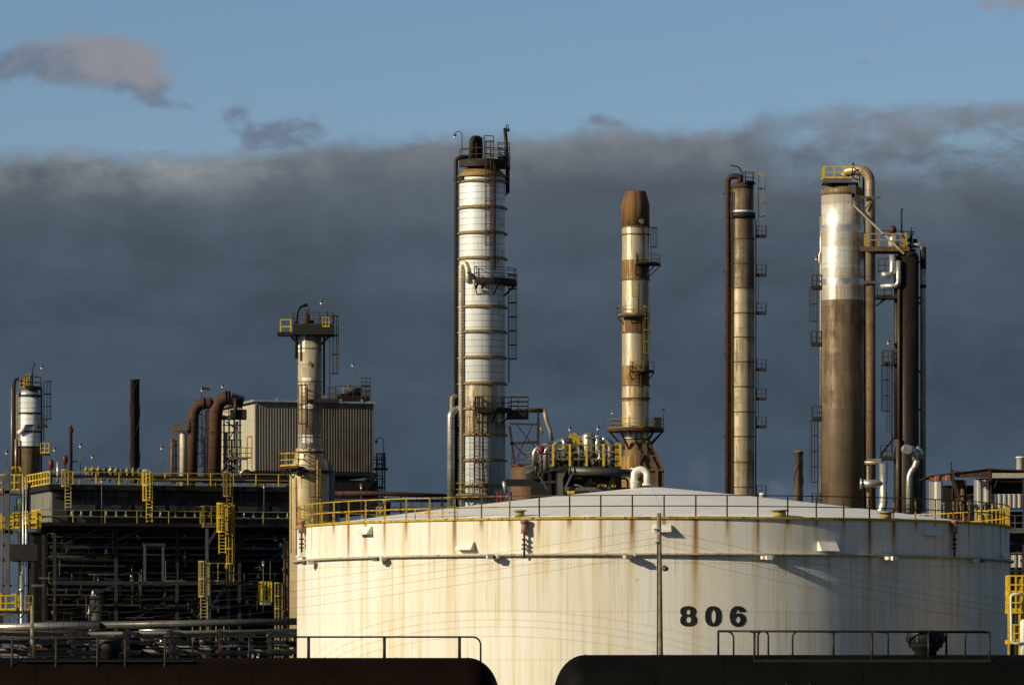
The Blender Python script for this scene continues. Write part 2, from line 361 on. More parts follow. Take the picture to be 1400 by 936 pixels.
class Col:                      # a vertical vessel at depth Y seen at pixel column cx
    def __init__(s, cx, Y, name, label, cat='tower', group=None):
        s.Y = Y; s.s = FP / Y; s.x = (cx - 700) / s.s; s.cx = cx
        s.root = thing(name, label, cat, (s.x, Y, 0), group)
    def Z(s, py): return CAM_Z + (903 - py) / s.s
    def X(s, px): return (px - 700) / s.s
    def P(s, px, py, dy=0.0): return Vector((s.X(px) * (s.Y + dy) / s.Y, s.Y + dy, CAM_Z + (903 - py) * (s.Y + dy) / FP))
    def part(s, mb, name, mat, parent=None): return mb.build(name, mat, parent or s.root)
    def platform(s, py, r0, r1, a0, a1, deck='steel_dark', rail='rust_rail', th=.18, br=True, h=1.07, toe=True):
        z = s.Z(py); d = MB(); d.sector(s.x, s.Y, z, r0, r1, a0, a1, th)
        if br:
            n = max(2, int(abs(a1 - a0) / 35))
            for k in range(n + 1):
                a = a0 + (a1 - a0) * (k + .0) / n
                d.beam(polar(s.x, s.Y, r1 - .05, a, z - th), polar(s.x, s.Y, r0, a, z - th - (r1 - r0) * .9), .09)
        o = s.part(d, 'platform', deck)
        r = MB(); r.arcrail(s.x, s.Y, z, r1 - .06, a0, a1, h, toe=toe)
        r.rail([polar(s.x, s.Y, r0 + .1, a0, z), polar(s.x, s.Y, r1 - .06, a0, z)], h, toe=False)
        r.rail([polar(s.x, s.Y, r0 + .1, a1, z), polar(s.x, s.Y, r1 - .06, a1, z)], h, toe=False)
        r.build('guard_rail', rail, o)
        return o
    def lad(s, r, a, y0, y1, mat='rust_rail', cage=True, out=None, t=.05):
        p = polar(s.x, s.Y, r, a, 0); m = MB(); m.ladder(p.x, p.y, s.Z(y0), s.Z(y1), a if out is None else out, cage, t=t)
        return s.part(m, 'ladder', mat)
    def pipe(s, pts, r, mat='pipe', br=.8, n=12, name='pipe'):
        m = MB(); m.tube(path(pts, br), r, n); return s.part(m, name, mat)
ORD = ['first', 'second', 'third', 'fourth', 'fifth', 'sixth', 'seventh', 'eighth', 'ninth', 'tenth', 'eleventh', 'twelfth', 'thirteenth', 'fourteenth', 'fifteenth', 'sixteenth']
def lamp(px, py, ybase, Y, label, side=0, hook=0.0):
    kk = min(1.0, Y / 420.0)
    s = FP / Y; b = W(px, ybase, Y); t = W(px, py, Y); R = thing('lamp_post', label, 'lamp', b, 'lamp posts on the plant')
    m = MB(); d = side * hook
    if hook:
        top = t + Vector((0, 0, -.2)); P = [b, top]
        for k in range(1, 9):
            a = math.pi * k / 8; P.append(top + Vector((d * (1 - math.cos(a)) / 2, 0, hook * .45 * math.sin(a))))
        m.tube(P, .04, 6); hd = P[-1]
    else:
        m.tube([b, t], .035, 6); hd = t
    m.build('pole', 'steel_grey', R)
    h = MB(); h.lathe(hd.x, hd.y, [(hd.z - .15 * kk, .08 * kk), (hd.z - .12 * kk, .15 * kk), (hd.z, .18 * kk), (hd.z + .09 * kk, .08 * kk), (hd.z + .15 * kk, .04 * kk)], 10); h.build('lamp_head', 'steel_grey', R)
    g = MB(); g.lathe(hd.x, hd.y, [(hd.z - .36 * kk, .02), (hd.z - .33 * kk, .08 * kk), (hd.z - .22 * kk, .11 * kk), (hd.z - .152 * kk, .07 * kk)], 10); g.build('lamp_glass', 'glass_lamp', R)
    return R
# ================================================================ SETTING
def ground():
    m, t, b = newmat('dry_ground'); P = t.new('ShaderNodeTexCoord').outputs['Object']
    n1 = t.noise(P, .02, 6, .6); n2 = t.noise(P, .9, 6, .7)
    c = t.mix(t.ss(n1, .35, .65), (.050, .045, .035), (.03, .035, .02)); c = t.mix(t.m('MULTIPLY', n2, .5), c, (.065, .06, .05))
    fin(t, b, c, .95, 0, n2, .4, .1)
    g = MB(); g.quad([0, 1, 2, 3]); g.v = [(-5000, -600, 0), (5000, -600, 0), (5000, 9000, 0), (-5000, 9000, 0)]
    o = g.build('ground', m); o['kind'] = 'structure'
    bl = MB(); bl.v = []
    P0 = [(-120, 172.2, 0), (120, 172.2, 0), (120, 179.8, 0), (-120, 179.8, 0), (-120, 173.4, .3), (120, 173.4, .3), (120, 178.6, .3), (-120, 178.6, .3)]
    bl.hexa(P0); o = bl.build('track_ballast', 'gravel'); o['kind'] = 'structure'
    tr = thing('railway_track', 'steel railway track on timber sleepers under the tank cars', 'railway track', (0, 176, .3))
    for dy in (-.75, .75):
        r = MB(); r.box((0, 176 + dy, .56), (240, .07, .16)); r.box((0, 176 + dy, .455), (240, .15, .05)); r.build('rail', 'rust_dark', tr)
    sl_ = MB()
    for i in range(240): sl_.box((-119.5 + i, 176, .35), (.24, 2.6, .16))
    sl_.build('sleepers', 'wood', tr)
    rd = MB(); rd.box((0, 196, .002), (260, 7, .012)); o = rd.build('access_road', 'gravel'); o['kind'] = 'structure'
ground()

# ================================================================ TANK 806
TY = 244.0; TX = (892 - 700) * TY / FP; TR = 18.8; TZ = 11.5
def tank_phi(px):
    k = (px - 700) / FP; lo, hi = -85.0, 85.0
    f = lambda a: (TX + TR * math.sin(rad(a))) / (TY - TR * math.cos(rad(a))) - k
    for _ in range(60):
        mid = (lo + hi) / 2
        if f(mid) < 0: lo = mid
        else: hi = mid
    return lo
def tank_pt(px, py, off=0.0):
    a = tank_phi(px); Y = TY - TR * math.cos(rad(a)); z = CAM_Z + (903 - py) * Y / FP
    p = polar(TX, TY, TR + off, a, z); return a, p
def tank_material():
    m, t, b = newmat('stained_white_tank_paint'); tc = t.new('ShaderNodeTexCoord'); u, v, _ = t.sep(tc.outputs['UV'])
    nL = t.noise(t.xyz(t.m('MULTIPLY', u, .16), t.m('MULTIPLY', v, .06)), 1.0, 5, .6)
    nS = t.noise(t.xyz(t.m('MULTIPLY', u, 3.2), t.m('MULTIPLY', v, .06), 2.0), 1.0, 6, .65)
    nF = t.noise(t.xyz(t.m('MULTIPLY', u, 16), t.m('MULTIPLY', v, .35), 5.0), 1.0, 4, .6)
    nM = t.noise(t.xyz(u, v, 8.0), .9, 6, .65)
    c = t.mix(t.ss(nF, .3, .75), (.70, .69, .64), (.80, .79, .75))
    # chalky yellow staining in broad vertical bands
    c = t.mix(t.m('MULTIPLY', t.ss(t.m('ADD', t.m('MULTIPLY', nS, .6), t.m('MULTIPLY', nL, .5)), .47, .74), .58), c, (.60, .49, .26))
    c = t.mix(t.m('MULTIPLY', t.ss(t.m('ADD', nF, t.m('MULTIPLY', nS, .7)), .90, 1.10), .55), c, (.42, .31, .13))
    d = t.m('SUBTRACT', TZ, v)
    # run-off rust below every rail post
    p = 2 * math.pi * TR / 76
    uu = t.m('ADD', t.m('DIVIDE', u, p), 0.5 + 100); cell = t.m('FLOOR', uu); du = t.m('MULTIPLY', t.m('ABSOLUTE', t.m('SUBTRACT', t.m('FRACT', uu), .5)), p)
    rnd = t.white(t.xyz(cell, 3.0, 1.0)); rn2 = t.white(t.xyz(cell, 9.0, 4.0))
    ln = t.lin(t.m('POWER', rnd, 2.5), 0, 1, 1.3, 8.0)
    wd = t.lin(rn2, 0, 1, .09, .22)
    fade = t.m('SUBTRACT', 1.0, t.ss(t.m('DIVIDE', d, t.m('MULTIPLY', ln, .55)), .02, 1.0))
    wob = t.m('MULTIPLY', t.m('SUBTRACT', nF, .5), .16)
    core = t.m('MULTIPLY', t.m('MULTIPLY', t.m('SUBTRACT', 1.0, t.ss(t.m('ADD', du, wob), 0.0, wd)), fade), t.lin(rn2, 0, 1, .7, 1.4))
    halo = t.m('MULTIPLY', t.m('SUBTRACT', 1.0, t.ss(t.m('ADD', du, wob), 0.0, t.m('MULTIPLY', wd, 2.6))), t.m('SUBTRACT', 1.0, t.ss(d, .2, t.m('MULTIPLY', ln, 1.6))))
    c = t.mix(t.m('MULTIPLY', halo, t.lin(nS, .3, .7, .1, .55)), c, (.50, .34, .09))
    c = t.mix(t.m('MULTIPLY', core, t.lin(nF, .3, .7, .55, 1.0)), c, (.22, .085, .012))
    # rust bleeding below the girder
    g = t.m('SUBTRACT', 9.66, v); gm = t.m('MULTIPLY', t.m('MULTIPLY', t.ss(g, 0.0, .02), t.m('SUBTRACT', 1.0, t.ss(g, .1, 1.6))), t.ss(nS, .5, .7))
    c = t.mix(t.m('MULTIPLY', gm, .55), c, (.42, .29, .13))
    # plate seams
    fv = t.m('FRACT', t.m('DIVIDE', t.m('ADD', v, .15), 2.35)); row = t.m('FLOOR', t.m('DIVIDE', t.m('ADD', v, .15), 2.35))
    fu = t.m('FRACT', t.m('ADD', t.m('DIVIDE', u, 6.1), t.m('MULTIPLY', row, .37)))
    seam = t.m('MAXIMUM', t.m('LESS_THAN', fv, .014), t.m('LESS_THAN', fu, .006))
    c = t.mix(t.m('MULTIPLY', seam, .38), c, (.30, .24, .17))
    pl = t.white(t.xyz(t.m('FLOOR', t.m('ADD', t.m('DIVIDE', u, 6.1), t.m('MULTIPLY', row, .37))), row)); pl = t.lin(pl, 0, 1, .955, 1.03); c = t.mix(1.0, c, t.xyz(pl, pl, pl), 'MULTIPLY')
    # small scuffs and flakes
    c = t.mix(t.m('MULTIPLY', t.ss(nM, .70, .74), .5), c, (.34, .26, .18))
    h = t.m('ADD', t.m('MULTIPLY', nL, 2.0), t.m('SUBTRACT', t.m('MULTIPLY', nS, .4), t.m('MULTIPLY', seam, .5)))
    fin(t, b, c, .62, 0, h, .12, .05)
    return m
def roof_material():
    m, t, b = newmat('pale_roof_paint'); tc = t.new('ShaderNodeTexCoord'); x, y, z = t.sep(tc.outputs['Object'])
    a = t.m('ARCTAN2', x, y); r = t.m('SQRT', t.m('ADD', t.m('MULTIPLY', x, x), t.m('MULTIPLY', y, y)))
    n = t.noise(tc.outputs['Object'], .5, 6, .6)
    c = t.mix(t.ss(n, .3, .7), (.82, .82, .82), (.88, .88, .88))
    fa = t.m('FRACT', t.m('MULTIPLY', a, 36 / (2 * math.pi))); w = t.m('DIVIDE', .02, t.m('MAXIMUM', r, .5))
    seam = t.m('LESS_THAN', fa, t.m('MULTIPLY', w, 16)); seam = t.m('MAXIMUM', seam, t.m('LESS_THAN', t.m('FRACT', t.m('DIVIDE', r, 3.1)), .02))
    c = t.mix(t.m('MULTIPLY', seam, .45), c, (.42, .38, .35)); c = t.mix(t.m('MULTIPLY', t.ss(t.noise(tc.outputs['Object'], .22, 5, .65), .55, .7), .35), c, (.55, .50, .42))
    fin(t, b, c, .5, 0, n, .1, .05); return m
def build_tank():
    R = thing('storage_tank', 'huge white cylindrical storage tank marked 806 with rust streaks under its rim', 'storage tank', (TX, TY, 0))
    m = MB(); m.lathe(TX, TY, [(0, TR), (TZ, TR)], 256, cap=False); m.build('shell', tank_material(), R)
    # conical roof with shallow lap ribs
    m = MB(); prof = []
    for i in range(11):
        q = i / 10; prof.append((TZ - .03 + 2.26 * q + .10 * math.sin(q * math.pi), max(TR * (1 - q) + .0, .03)))
    m.lathe(TX, TY, prof, 144); rf = m.build('roof', roof_material(), R)
    m = MB()
    for k in range(0):
        a = 15 * k + 3; pr = None
        for i in range(0, 10):
            q = i / 10 + .01; p = polar(TX, TY, TR * (1 - q) - .1, a, TZ + 2.26 * q + .10 * math.sin(q * math.pi) + .0)
            if pr is not None: m.beam(pr, p, .07, .03)
            pr = p
    None
    m = MB(); m.ring(TX, TY, TZ, TR, .11, .10, 256); m.build('rim_angle', 'yellow_rust', R)
    # wind girder with its brackets
    gz = 9.72
    m = MB(); m.lathe(TX, TY, [(gz - .07, TR - .02), (gz - .07, TR + .22), (gz + .03, TR + .24), (gz + .05, TR + .22), (gz + .03, TR - .02)], 256, cap=False); m.build('wind_girder', paint('girder_paint', (.55, .50, .40), .6, 0, .42, (.17, .10, .05), .3, 3), R)
    # guard rail: 76 posts
    m = MB(); N = 76; P = []
    for k in range(N + 1): P.append(polar(TX, TY, TR - .02, 360 / N * k + .0, TZ + .05))
    worn = paint('bare_rusted_rail', (.045, .030, .022), .7, 0, .4, (.09, .04, .02), .4, .9); half = paint('half_rusted_yellow_rail', (.34, .21, .03), .6, 0, .55, (.07, .035, .022), .4, .8)
    def fin_(k): a = 360 / N * k; a = a - 360 if a > 180 else a; return worn if -22 < a < 34 else (half if -34 < a < 62 else M['yellow_rust'])
    for k0, k1 in ((0, 8), (8, 14), (14, 68), (68, 71), (71, 76)):
        m = MB()
        for k in range(k0, k1):
            a, b_ = P[k], P[k + 1]
            for h in (.52, 1.05): m.beam(a + Vector((0, 0, h)), b_ + Vector((0, 0, h)), .05)
        m.build('guard_rail', fin_((k0 + k1) // 2), R)
    for k in range(N): m = MB(); m.beam(P[k], P[k] + Vector((0, 0, 1.07)), .075); m.build('rail_post', fin_(k), R)
    # hooded overflow vents
    for px, py, sc in ((502, 726, 1), (638, 747, 1), (906, 723, .9), (1130, 748, 1.1), (1271, 727, 1.1), (416, 757, 1), (1369, 757, .7)):
        a, p = tank_pt(px, py, 0); O = Vector((math.sin(rad(a)), -math.cos(rad(a)), 0)); S_ = Vector((math.cos(rad(a)), math.sin(rad(a)), 0)); U_ = Vector((0, 0, 1))
        w, h, d = .46 * sc, .40 * sc, .42 * sc; m = MB()
        b0 = p - O * .02
        Pt = [b0 - S_ * w - U_ * h * .4, b0 - S_ * w + O * d - U_ * h * .4, b0 + S_ * w + O * d - U_ * h * .4, b0 + S_ * w - U_ * h * .4,
              b0 - S_ * w + U_ * h * .6, b0 - S_ * w * .98 + O * d * .25 + U_ * h * .6, b0 + S_ * w * .98 + O * d * .25 + U_ * h * .6, b0 + S_ * w + U_ * h * .6]
        m.hexa([Pt[0], Pt[3], Pt[2], Pt[1], Pt[4], Pt[7], Pt[6], Pt[5]]); m.build('overflow_vent', 'white', R)
    # lamps / brackets hanging under the girder
    for px, py, lit in ((432, 769, 0), (527, 764, 0), (679, 761, 0), (861, 761, 0), (1046, 762, 1), (1211, 763, 1), (1328, 766, 0)):
        a, p = tank_pt(px, py, .26); O = Vector((math.sin(rad(a)), -math.cos(rad(a)), 0)); S_ = Vector((math.cos(rad(a)), math.sin(rad(a)), 0))
        m = MB(); m.box(p + O * .12, (.62, .34, .15), rad(a)); m.beam(p - O * .26 - S_ * .2, p - S_ * .2, .07); m.beam(p - O * .26 + S_ * .2, p + S_ * .2, .07)
        f = m.build('wall_bracket', 'white', R)
        m = MB(); m.box(p + O * .37 - Vector((0, 0, .01)), (.30, .16, .2), rad(a)); m.build('lamp_housing', 'white' if lit else 'steel_grey', f)
    # foam chambers and their risers
    for px in (418, 719, 1300):
        a, p = tank_pt(px, 722, .22); O = Vector((math.sin(rad(a)), -math.cos(rad(a)), 0)); m = MB()
        m.cyl(p + Vector((0, 0, -.25)), p + Vector((0, 0, .25)), .17, .15, 12); m.cyl(p + Vector((0, 0, .25)), p + Vector((0, 0, .40)), .2, .2, 12); m.beam(p + Vector((0, 0, .1)), p - O * .3 + Vector((0, 0, .1)), .14)
        f = m.build('foam_chamber', paint('faded_red_%d' % px, (.33, .16, .13), .6, 0, .3), R)
        m = MB(); m.cyl(p + Vector((0, 0, -1.45)), p + Vector((0, 0, -.25)), .055, .055, 8)
        for dz in (-.55, -.8, -1.0): m.cyl(p + Vector((0, 0, dz - .04)), p + Vector((0, 0, dz + .04)), .13, .13, 10)
        m.build('riser_pipe', 'rust', R)
    # roof hatch, small yellow gauges, gooseneck vent
    for px, w_ in ((697, .4), (1078, .55), (1234, .5)):
        a = tank_phi(px); p = polar(TX, TY, TR - 1.2, a, TZ + .12)
        m = MB(); m.cyl(p, p + Vector((0, 0, .26)), .24 * w_ / .4, .24 * w_ / .4, 20); m.cyl(p + Vector((0, 0, .27)), p + Vector((0, 0, .33)), .36 * w_ / .4, .36 * w_ / .4, 20)
        m.build('roof_hatch', 'yellow_dull', R)
    m = MB(); m.rail([polar(TX, TY, TR - 1.1, a, TZ + .12) for a in (-44, -41, -38, -35)], .55, .9, .05, toe=False); m.build('hatch_guard', 'yellow_rust', R)
    zt = TZ + 2.2; cxp = TX - (892 - 876) / 25.8
    def wp(px, py): return Vector(((px - 700) * TY / FP, TY - .6, CAM_Z + (903 - py) * TY / FP))
    m = MB(); m.tube(path([wp(866.5, 668), wp(866.5, 642), wp(884, 642), wp(884, 664)], .45, 10), .17, 16)
    for q in (660,): m.cyl(wp(866.5, q), wp(866.5, q - 3), .22, .22, 16)
    m.cyl(wp(884, 664), wp(884, 661), .24, .24, 16); m.build('gooseneck_vent', 'white', R)
    # bottom outlet and shell ladder on the hidden side
    m = MB(); L = polar(TX, TY, TR + .25, 110, 0); m.ladder(L.x, L.y, .2, TZ + 1, 110); m.build('ladder', 'yellow', R)
    # ---- painted number
    def superel(cx, cy, rx, ry, e=2.3, n=40):
        P = []
        for k in range(n):
            a = 2 * math.pi * k / n; c_, s_ = math.cos(a), math.sin(a)
            P.append((cx + rx * math.copysign(abs(c_) ** (2 / e), c_), cy + ry * math.copysign(abs(s_) ** (2 / e), s_)))
        return P
    def crom(P, n=6):
        o = []; L = len(P)
        for i in range(L):
            p0, p1, p2, p3 = P[i - 1], P[i], P[(i + 1) % L], P[(i + 2) % L]
            for k in range(n):
                t_ = k / n; o.append(tuple(.5 * (2 * p1[j] + (p2[j] - p0[j]) * t_ + (2 * p0[j] - 5 * p1[j] + 4 * p2[j] - p3[j]) * t_ ** 2 + (3 * p1[j] - p0[j] - 3 * p2[j] + p3[j]) * t_ ** 3) for j in (0, 1)))
        return o
    def eight():
        Rt, Lt = [], []
        for k in range(61):
            y = 155.5 + 244 * k / 60; xs = []
            for cx, cy, rx, ry in ((363, 221, 93, 66), (367, 325, 98, 76)):
                v_ = 1 - abs((y - cy) / ry) ** 2.3
                if v_ > 0: w = rx * v_ ** (1 / 2.3); xs += [cx - w, cx + w]
            if xs: Lt.append((min(xs), y)); Rt.append((max(xs), y))
        return Rt + Lt[::-1]
    six = crom([(1042, 222), (1030, 190), (998, 163), (950, 154), (905, 163), (872, 195), (855, 240), (852, 290), (860, 340), (882, 378), (915, 398), (950, 402), (995, 393), (1030, 362), (1045, 322), (1037, 280), (1010, 250), (972, 239), (940, 246), (923, 262), (922, 238), (931, 212), (947, 201), (960, 208), (968, 227), (1000, 226)], 5)
    digits = [('eight', [eight(), superel(363, 228, 25, 29, 2), superel(366, 320, 31, 36, 2)]), ('zero', [superel(657, 278, 97, 122, 2.4), superel(657, 279, 29, 80, 2)]), ('six', [six, superel(948, 318, 29, 40, 2)])]
    black = paint('worn_black_lettering', (.016, .016, .015), .6, 0, .22, (.14, .12, .085), .5, 2.2)
    for nm, loops in digits:
        cu = bpy.data.curves.new(nm, 'CURVE'); cu.dimensions = '2D'; cu.fill_mode = 'BOTH'; cu.extrude = .006
        for Lp in loops:
            sp = cu.splines.new('POLY'); sp.points.add(len(Lp) - 1); sp.use_cyclic_u = True
            for i, (x, y) in enumerate(Lp): sp.points[i].co = ((x - 657) / 245.0, -(y - 278) / 245.0, 0, 1)
        tmp = bpy.data.objects.new(nm, cu); C.objects.link(tmp); dg = bpy.context.evaluated_depsgraph_get()
        me = bpy.data.meshes.new_from_object(tmp.evaluated_get(dg)); bpy.data.objects.remove(tmp)
        zc = CAM_Z + (903 - 841.8) * 225.3 / FP
        a_c = tank_phi(975.1)
        for v_ in me.vertices:
            x, y, z = v_.co; a = rad(a_c) + x / TR * 1.03; r = TR + .014 + z
            v_.co = (math.sin(a) * r, -math.cos(a) * r, zc + y * 1.0)
        me.name = 'number'; me.materials.clear(); me.materials.append(black)
        o = bpy.data.objects.new('painted_number', me); C.objects.link(o); o.parent = R
    return R
build_tank()

# ================================================================ COLUMNS
ALU = clad('bright_column_cladding', (.84, .87, .90), (.70, .73, .75), (.34, .25, .12), .24, 2.1, .555, .75, .18, .42, .04)
ALU_DULL = clad('dull_column_cladding', (.52, .48, .38), (.42, .37, .28), (.20, .13, .06), .45, 1.6, 1.3, .6, .35, .42, .035)
TAN = clad('tan_column_cladding', (.50, .43, .29), (.38, .31, .20), (.16, .10, .05), .34, 1.3, 1.35, .45, .25, .48, .035)
BRN = clad('brown_column_cladding', (.25, .185, .115), (.16, .115, .075), (.07, .042, .024), .42, 1.6, 1.5, .4, .25, .42, .03)
BRN_D = clad('dark_brown_cladding', (.024, .018, .013), (.014, .011, .009), (.10, .06, .03), .12, 1.9, 1.5, .3, .2, .5, .03)
STK = clad('stack_metal', (.62, .56, .44), (.50, .43, .30), (.34, .20, .05), .40, 30, 30, .2, .6, .34, .02, .8)
STK_R = clad('stack_burnt_metal', (.13, .065, .030), (.035, .022, .016), (.22, .12, .04), .40, 30, 30, .2, .1, .6, .02, .8)
STK_Y = clad('stack_rusted_metal', (.42, .29, .11), (.32, .19, .06), (.12, .06, .02), .5, 30, 30, .2, .3, .5, .02, .8)
GOLD = clad('ochre_head_cladding', (.34, .22, .07), (.22, .13, .05), (.10, .05, .02), .35, .8, 9, .5, .2, .55, .03)

def column_one():
    c = Col(659, 400, 'distillation_column', 'tallest silver distillation column with dark hoops and a black gooseneck on top')
    x, Y = c.x, c.Y; r = 2.0
    m = MB(); m.lathe(x, Y, [(0, r), (c.Z(250), r), (c.Z(241), r)], 72); sh = c.part(m, 'shell', ALU)
    m = MB(); m.lathe(x, Y, [(c.Z(241), r + .04), (c.Z(237), r * .93), (c.Z(232), r * .76), (c.Z(227.5), r * .45), (c.Z(226), .3)], 48); c.part(m, 'top_head', GOLD)
    for py in (242, 250, 286, 320.5, 355, 421, 455, 490, 525.5, 560, 595, 630, 665):
        m = MB(); m.ring(x, Y, c.Z(py), r, .12, .22, 64)
        m.ring(x, Y, c.Z(py) + .12, r, .10, .06, 64); c.part(m, 'stiffener_ring', 'ochre')
    # patched lower cladding; the grey panel on the right is a painted shadow
    m = MB(); m.lathe(x, Y, [(c.Z(592), r + .03), (c.Z(527), r + .03)], 30, None, -62, 40); m.build('cladding_and_shade_panel', ALU_DULL, sh)
    m = MB(); m.lathe(x, Y, [(c.Z(690), r + .03), (c.Z(578), r + .035)], 30, None, 18, 85); m.build('cladding_and_shade_panel', clad('grey_shadow_cladding', (.34, .33, .31), (.26, .25, .24), (.12, .09, .06), .3, 2.6, 3, .4, .35, .4), sh)
    # top gooseneck and top platform
    P = lambda px, py, dy=0: c.P(px, py, dy)
    m = MB(); m.tube(path([P(646, 223, -.5), P(646, 190, -.5), P(655.5, 190, .2), P(655.5, 223, .2)], .32, 10), .30, 16); c.part(m, 'gooseneck_pipe', 'soot')
    c.platform(222, .7, 2.05, -75, 95, 'soot', 'rust_rail', .5, False)
    m = MB(); z = c.Z(222); m.box((x + 1.9, Y - .3, z - .1), (1.1, 1.4, .95)); c.part(m, 'side_platform', 'black')
    m = MB(); m.rail([(x + 1.4, Y - .95, z + .3), (x + 2.4, Y - .95, z + .3), (x + 2.4, Y + .3, z + .3), (x + 1.4, Y + .3, z + .3)], 1.3, .8, .06, mids=2); m.rail([(x + .2, Y - 1.9, z), (x + 1.0, Y - 1.5, z)], 2.1, .7, .06, mids=3); c.part(m, 'guard_rail', 'rust_rail')
    c.pipe([P(694, 264), P(694, 225, 0)], .18, 'black', name='vent_pipe'); c.pipe([P(694, 226), P(690.5, 175)], .16, 'black', name='vent_pipe')
    m = MB(); m.beam(P(694, 264), P(690, 268), .12); m.beam(P(692, 245), P(684, 243), .1); c.part(m, 'pipe_bracket', 'black')
    m = MB(); m.tube([P(692.5, 182), P(692.2, 172), P(693, 170), P(694.5, 171), P(695, 176)], .04, 6); m.lathe(P(694.5, 177).x, Y, [(c.Z(180), .04), (c.Z(178.5), .2), (c.Z(176), .1)], 10); c.part(m, 'top_lamp', 'black')
    m = MB(); m.tube([P(664, 226), P(664.5, 193), P(660, 189), P(654, 187)], .035, 6); c.part(m, 'whip_aerial', 'rust_rail')
    # left side piping
    c.pipe([P(641, 216, -.4), P(623.5, 216, -.4), P(623.5, 700, -.4)], .17, 'steel_dark', .35)
    c.pipe([P(631, 700, -1.3), P(631, 362, -1.3), P(636.5, 359, -1.5), P(640, 370, -1.7), P(640, 386, -1.8)], .24, 'pipe_cream', .35, name='riser_pipe')
    c.pipe([P(618, 700, -.9), P(618, 543, -.9), P(623, 541, -.6)], .2, 'pipe_tan', .3, name='riser_pipe')
    c.pipe([P(616.5, 700, -1.5), P(616.5, 567, -1.5), P(620, 562, -1.3), P(627, 559, -1)], .33, 'pipe', .5, name='riser_pipe')
    m = MB()
    for py in (246, 383, 460, 500, 577): m.beam(P(620, py, -.4), P(634, py, -.2), .12)
    m.beam(P(621, 577, -1), P(632, 596, -.5), .15); c.part(m, 'pipe_bracket', 'steel_dark')
    m = MB(); m.ring(P(632, 245).x, Y - 1.0, c.Z(246), .3, .45, .08, 16); c.part(m, 'manway', 'soot')
    # ladders & platforms
    c.lad(r + .3, 14, 372, 198, 'rust'); 
    m = MB(); q = polar(x, Y, r + .25, 30, 0); m.cyl((q.x, q.y, c.Z(372)), (q.x, q.y, c.Z(228)), .07, .07, 8); c.part(m, 'conduit', 'rust')
    c.platform(385, r + .02, r + 1.05, -12, 112, 'soot', 'rust_rail', .35)
    m = MB()
    for dx in (-.35, .5): m.beam(P(654 + dx * 10, 394, -2.3), P(658 + dx * 10, 384, -3.0), .16)
    m.tube(path([P(640, 372, -2), P(645, 380, -2.3), P(654, 382, -2.6)], .2), .12, 8); c.part(m, 'bracket', 'soot')
    c.lad(r + .35, 82, 524, 376, 'rust_rail')
    c.platform(561, r + .02, r + 1.0, -10, 60, 'soot', 'rust_rail', .3)
    m = MB(); z = c.Z(562); m.box((x + r + 1.1, Y - .6, z - .35), (1.9, 1.3, .75)); o = c.part(m, 'side_platform', 'black')
    m = MB(); m.rail([(x + r + .3, Y - 1.2, z), (x + r + 2.0, Y - 1.2, z), (x + r + 2.0, Y, z), (x + r + .3, Y, z)], 1.2, .9, .06, mids=2); m.build('guard_rail', 'rust_rail', o)
    c.lad(r + .3, -5, 690, 545, 'rust_rail'); c.lad(r + .3, -21, 690, 548, 'rust_rail', False)
    c.pipe([P(660, 632, -2.2), P(662, 668, -2.3), P(668, 678, -2.3), P(680, 679, -2)], .1, 'rust', .4)
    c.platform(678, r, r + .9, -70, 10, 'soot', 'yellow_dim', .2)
    lamp(631.5, 181, 224, 400, 'hooked lamp post at the top left of the tallest silver column', -1, .62)
column_one()

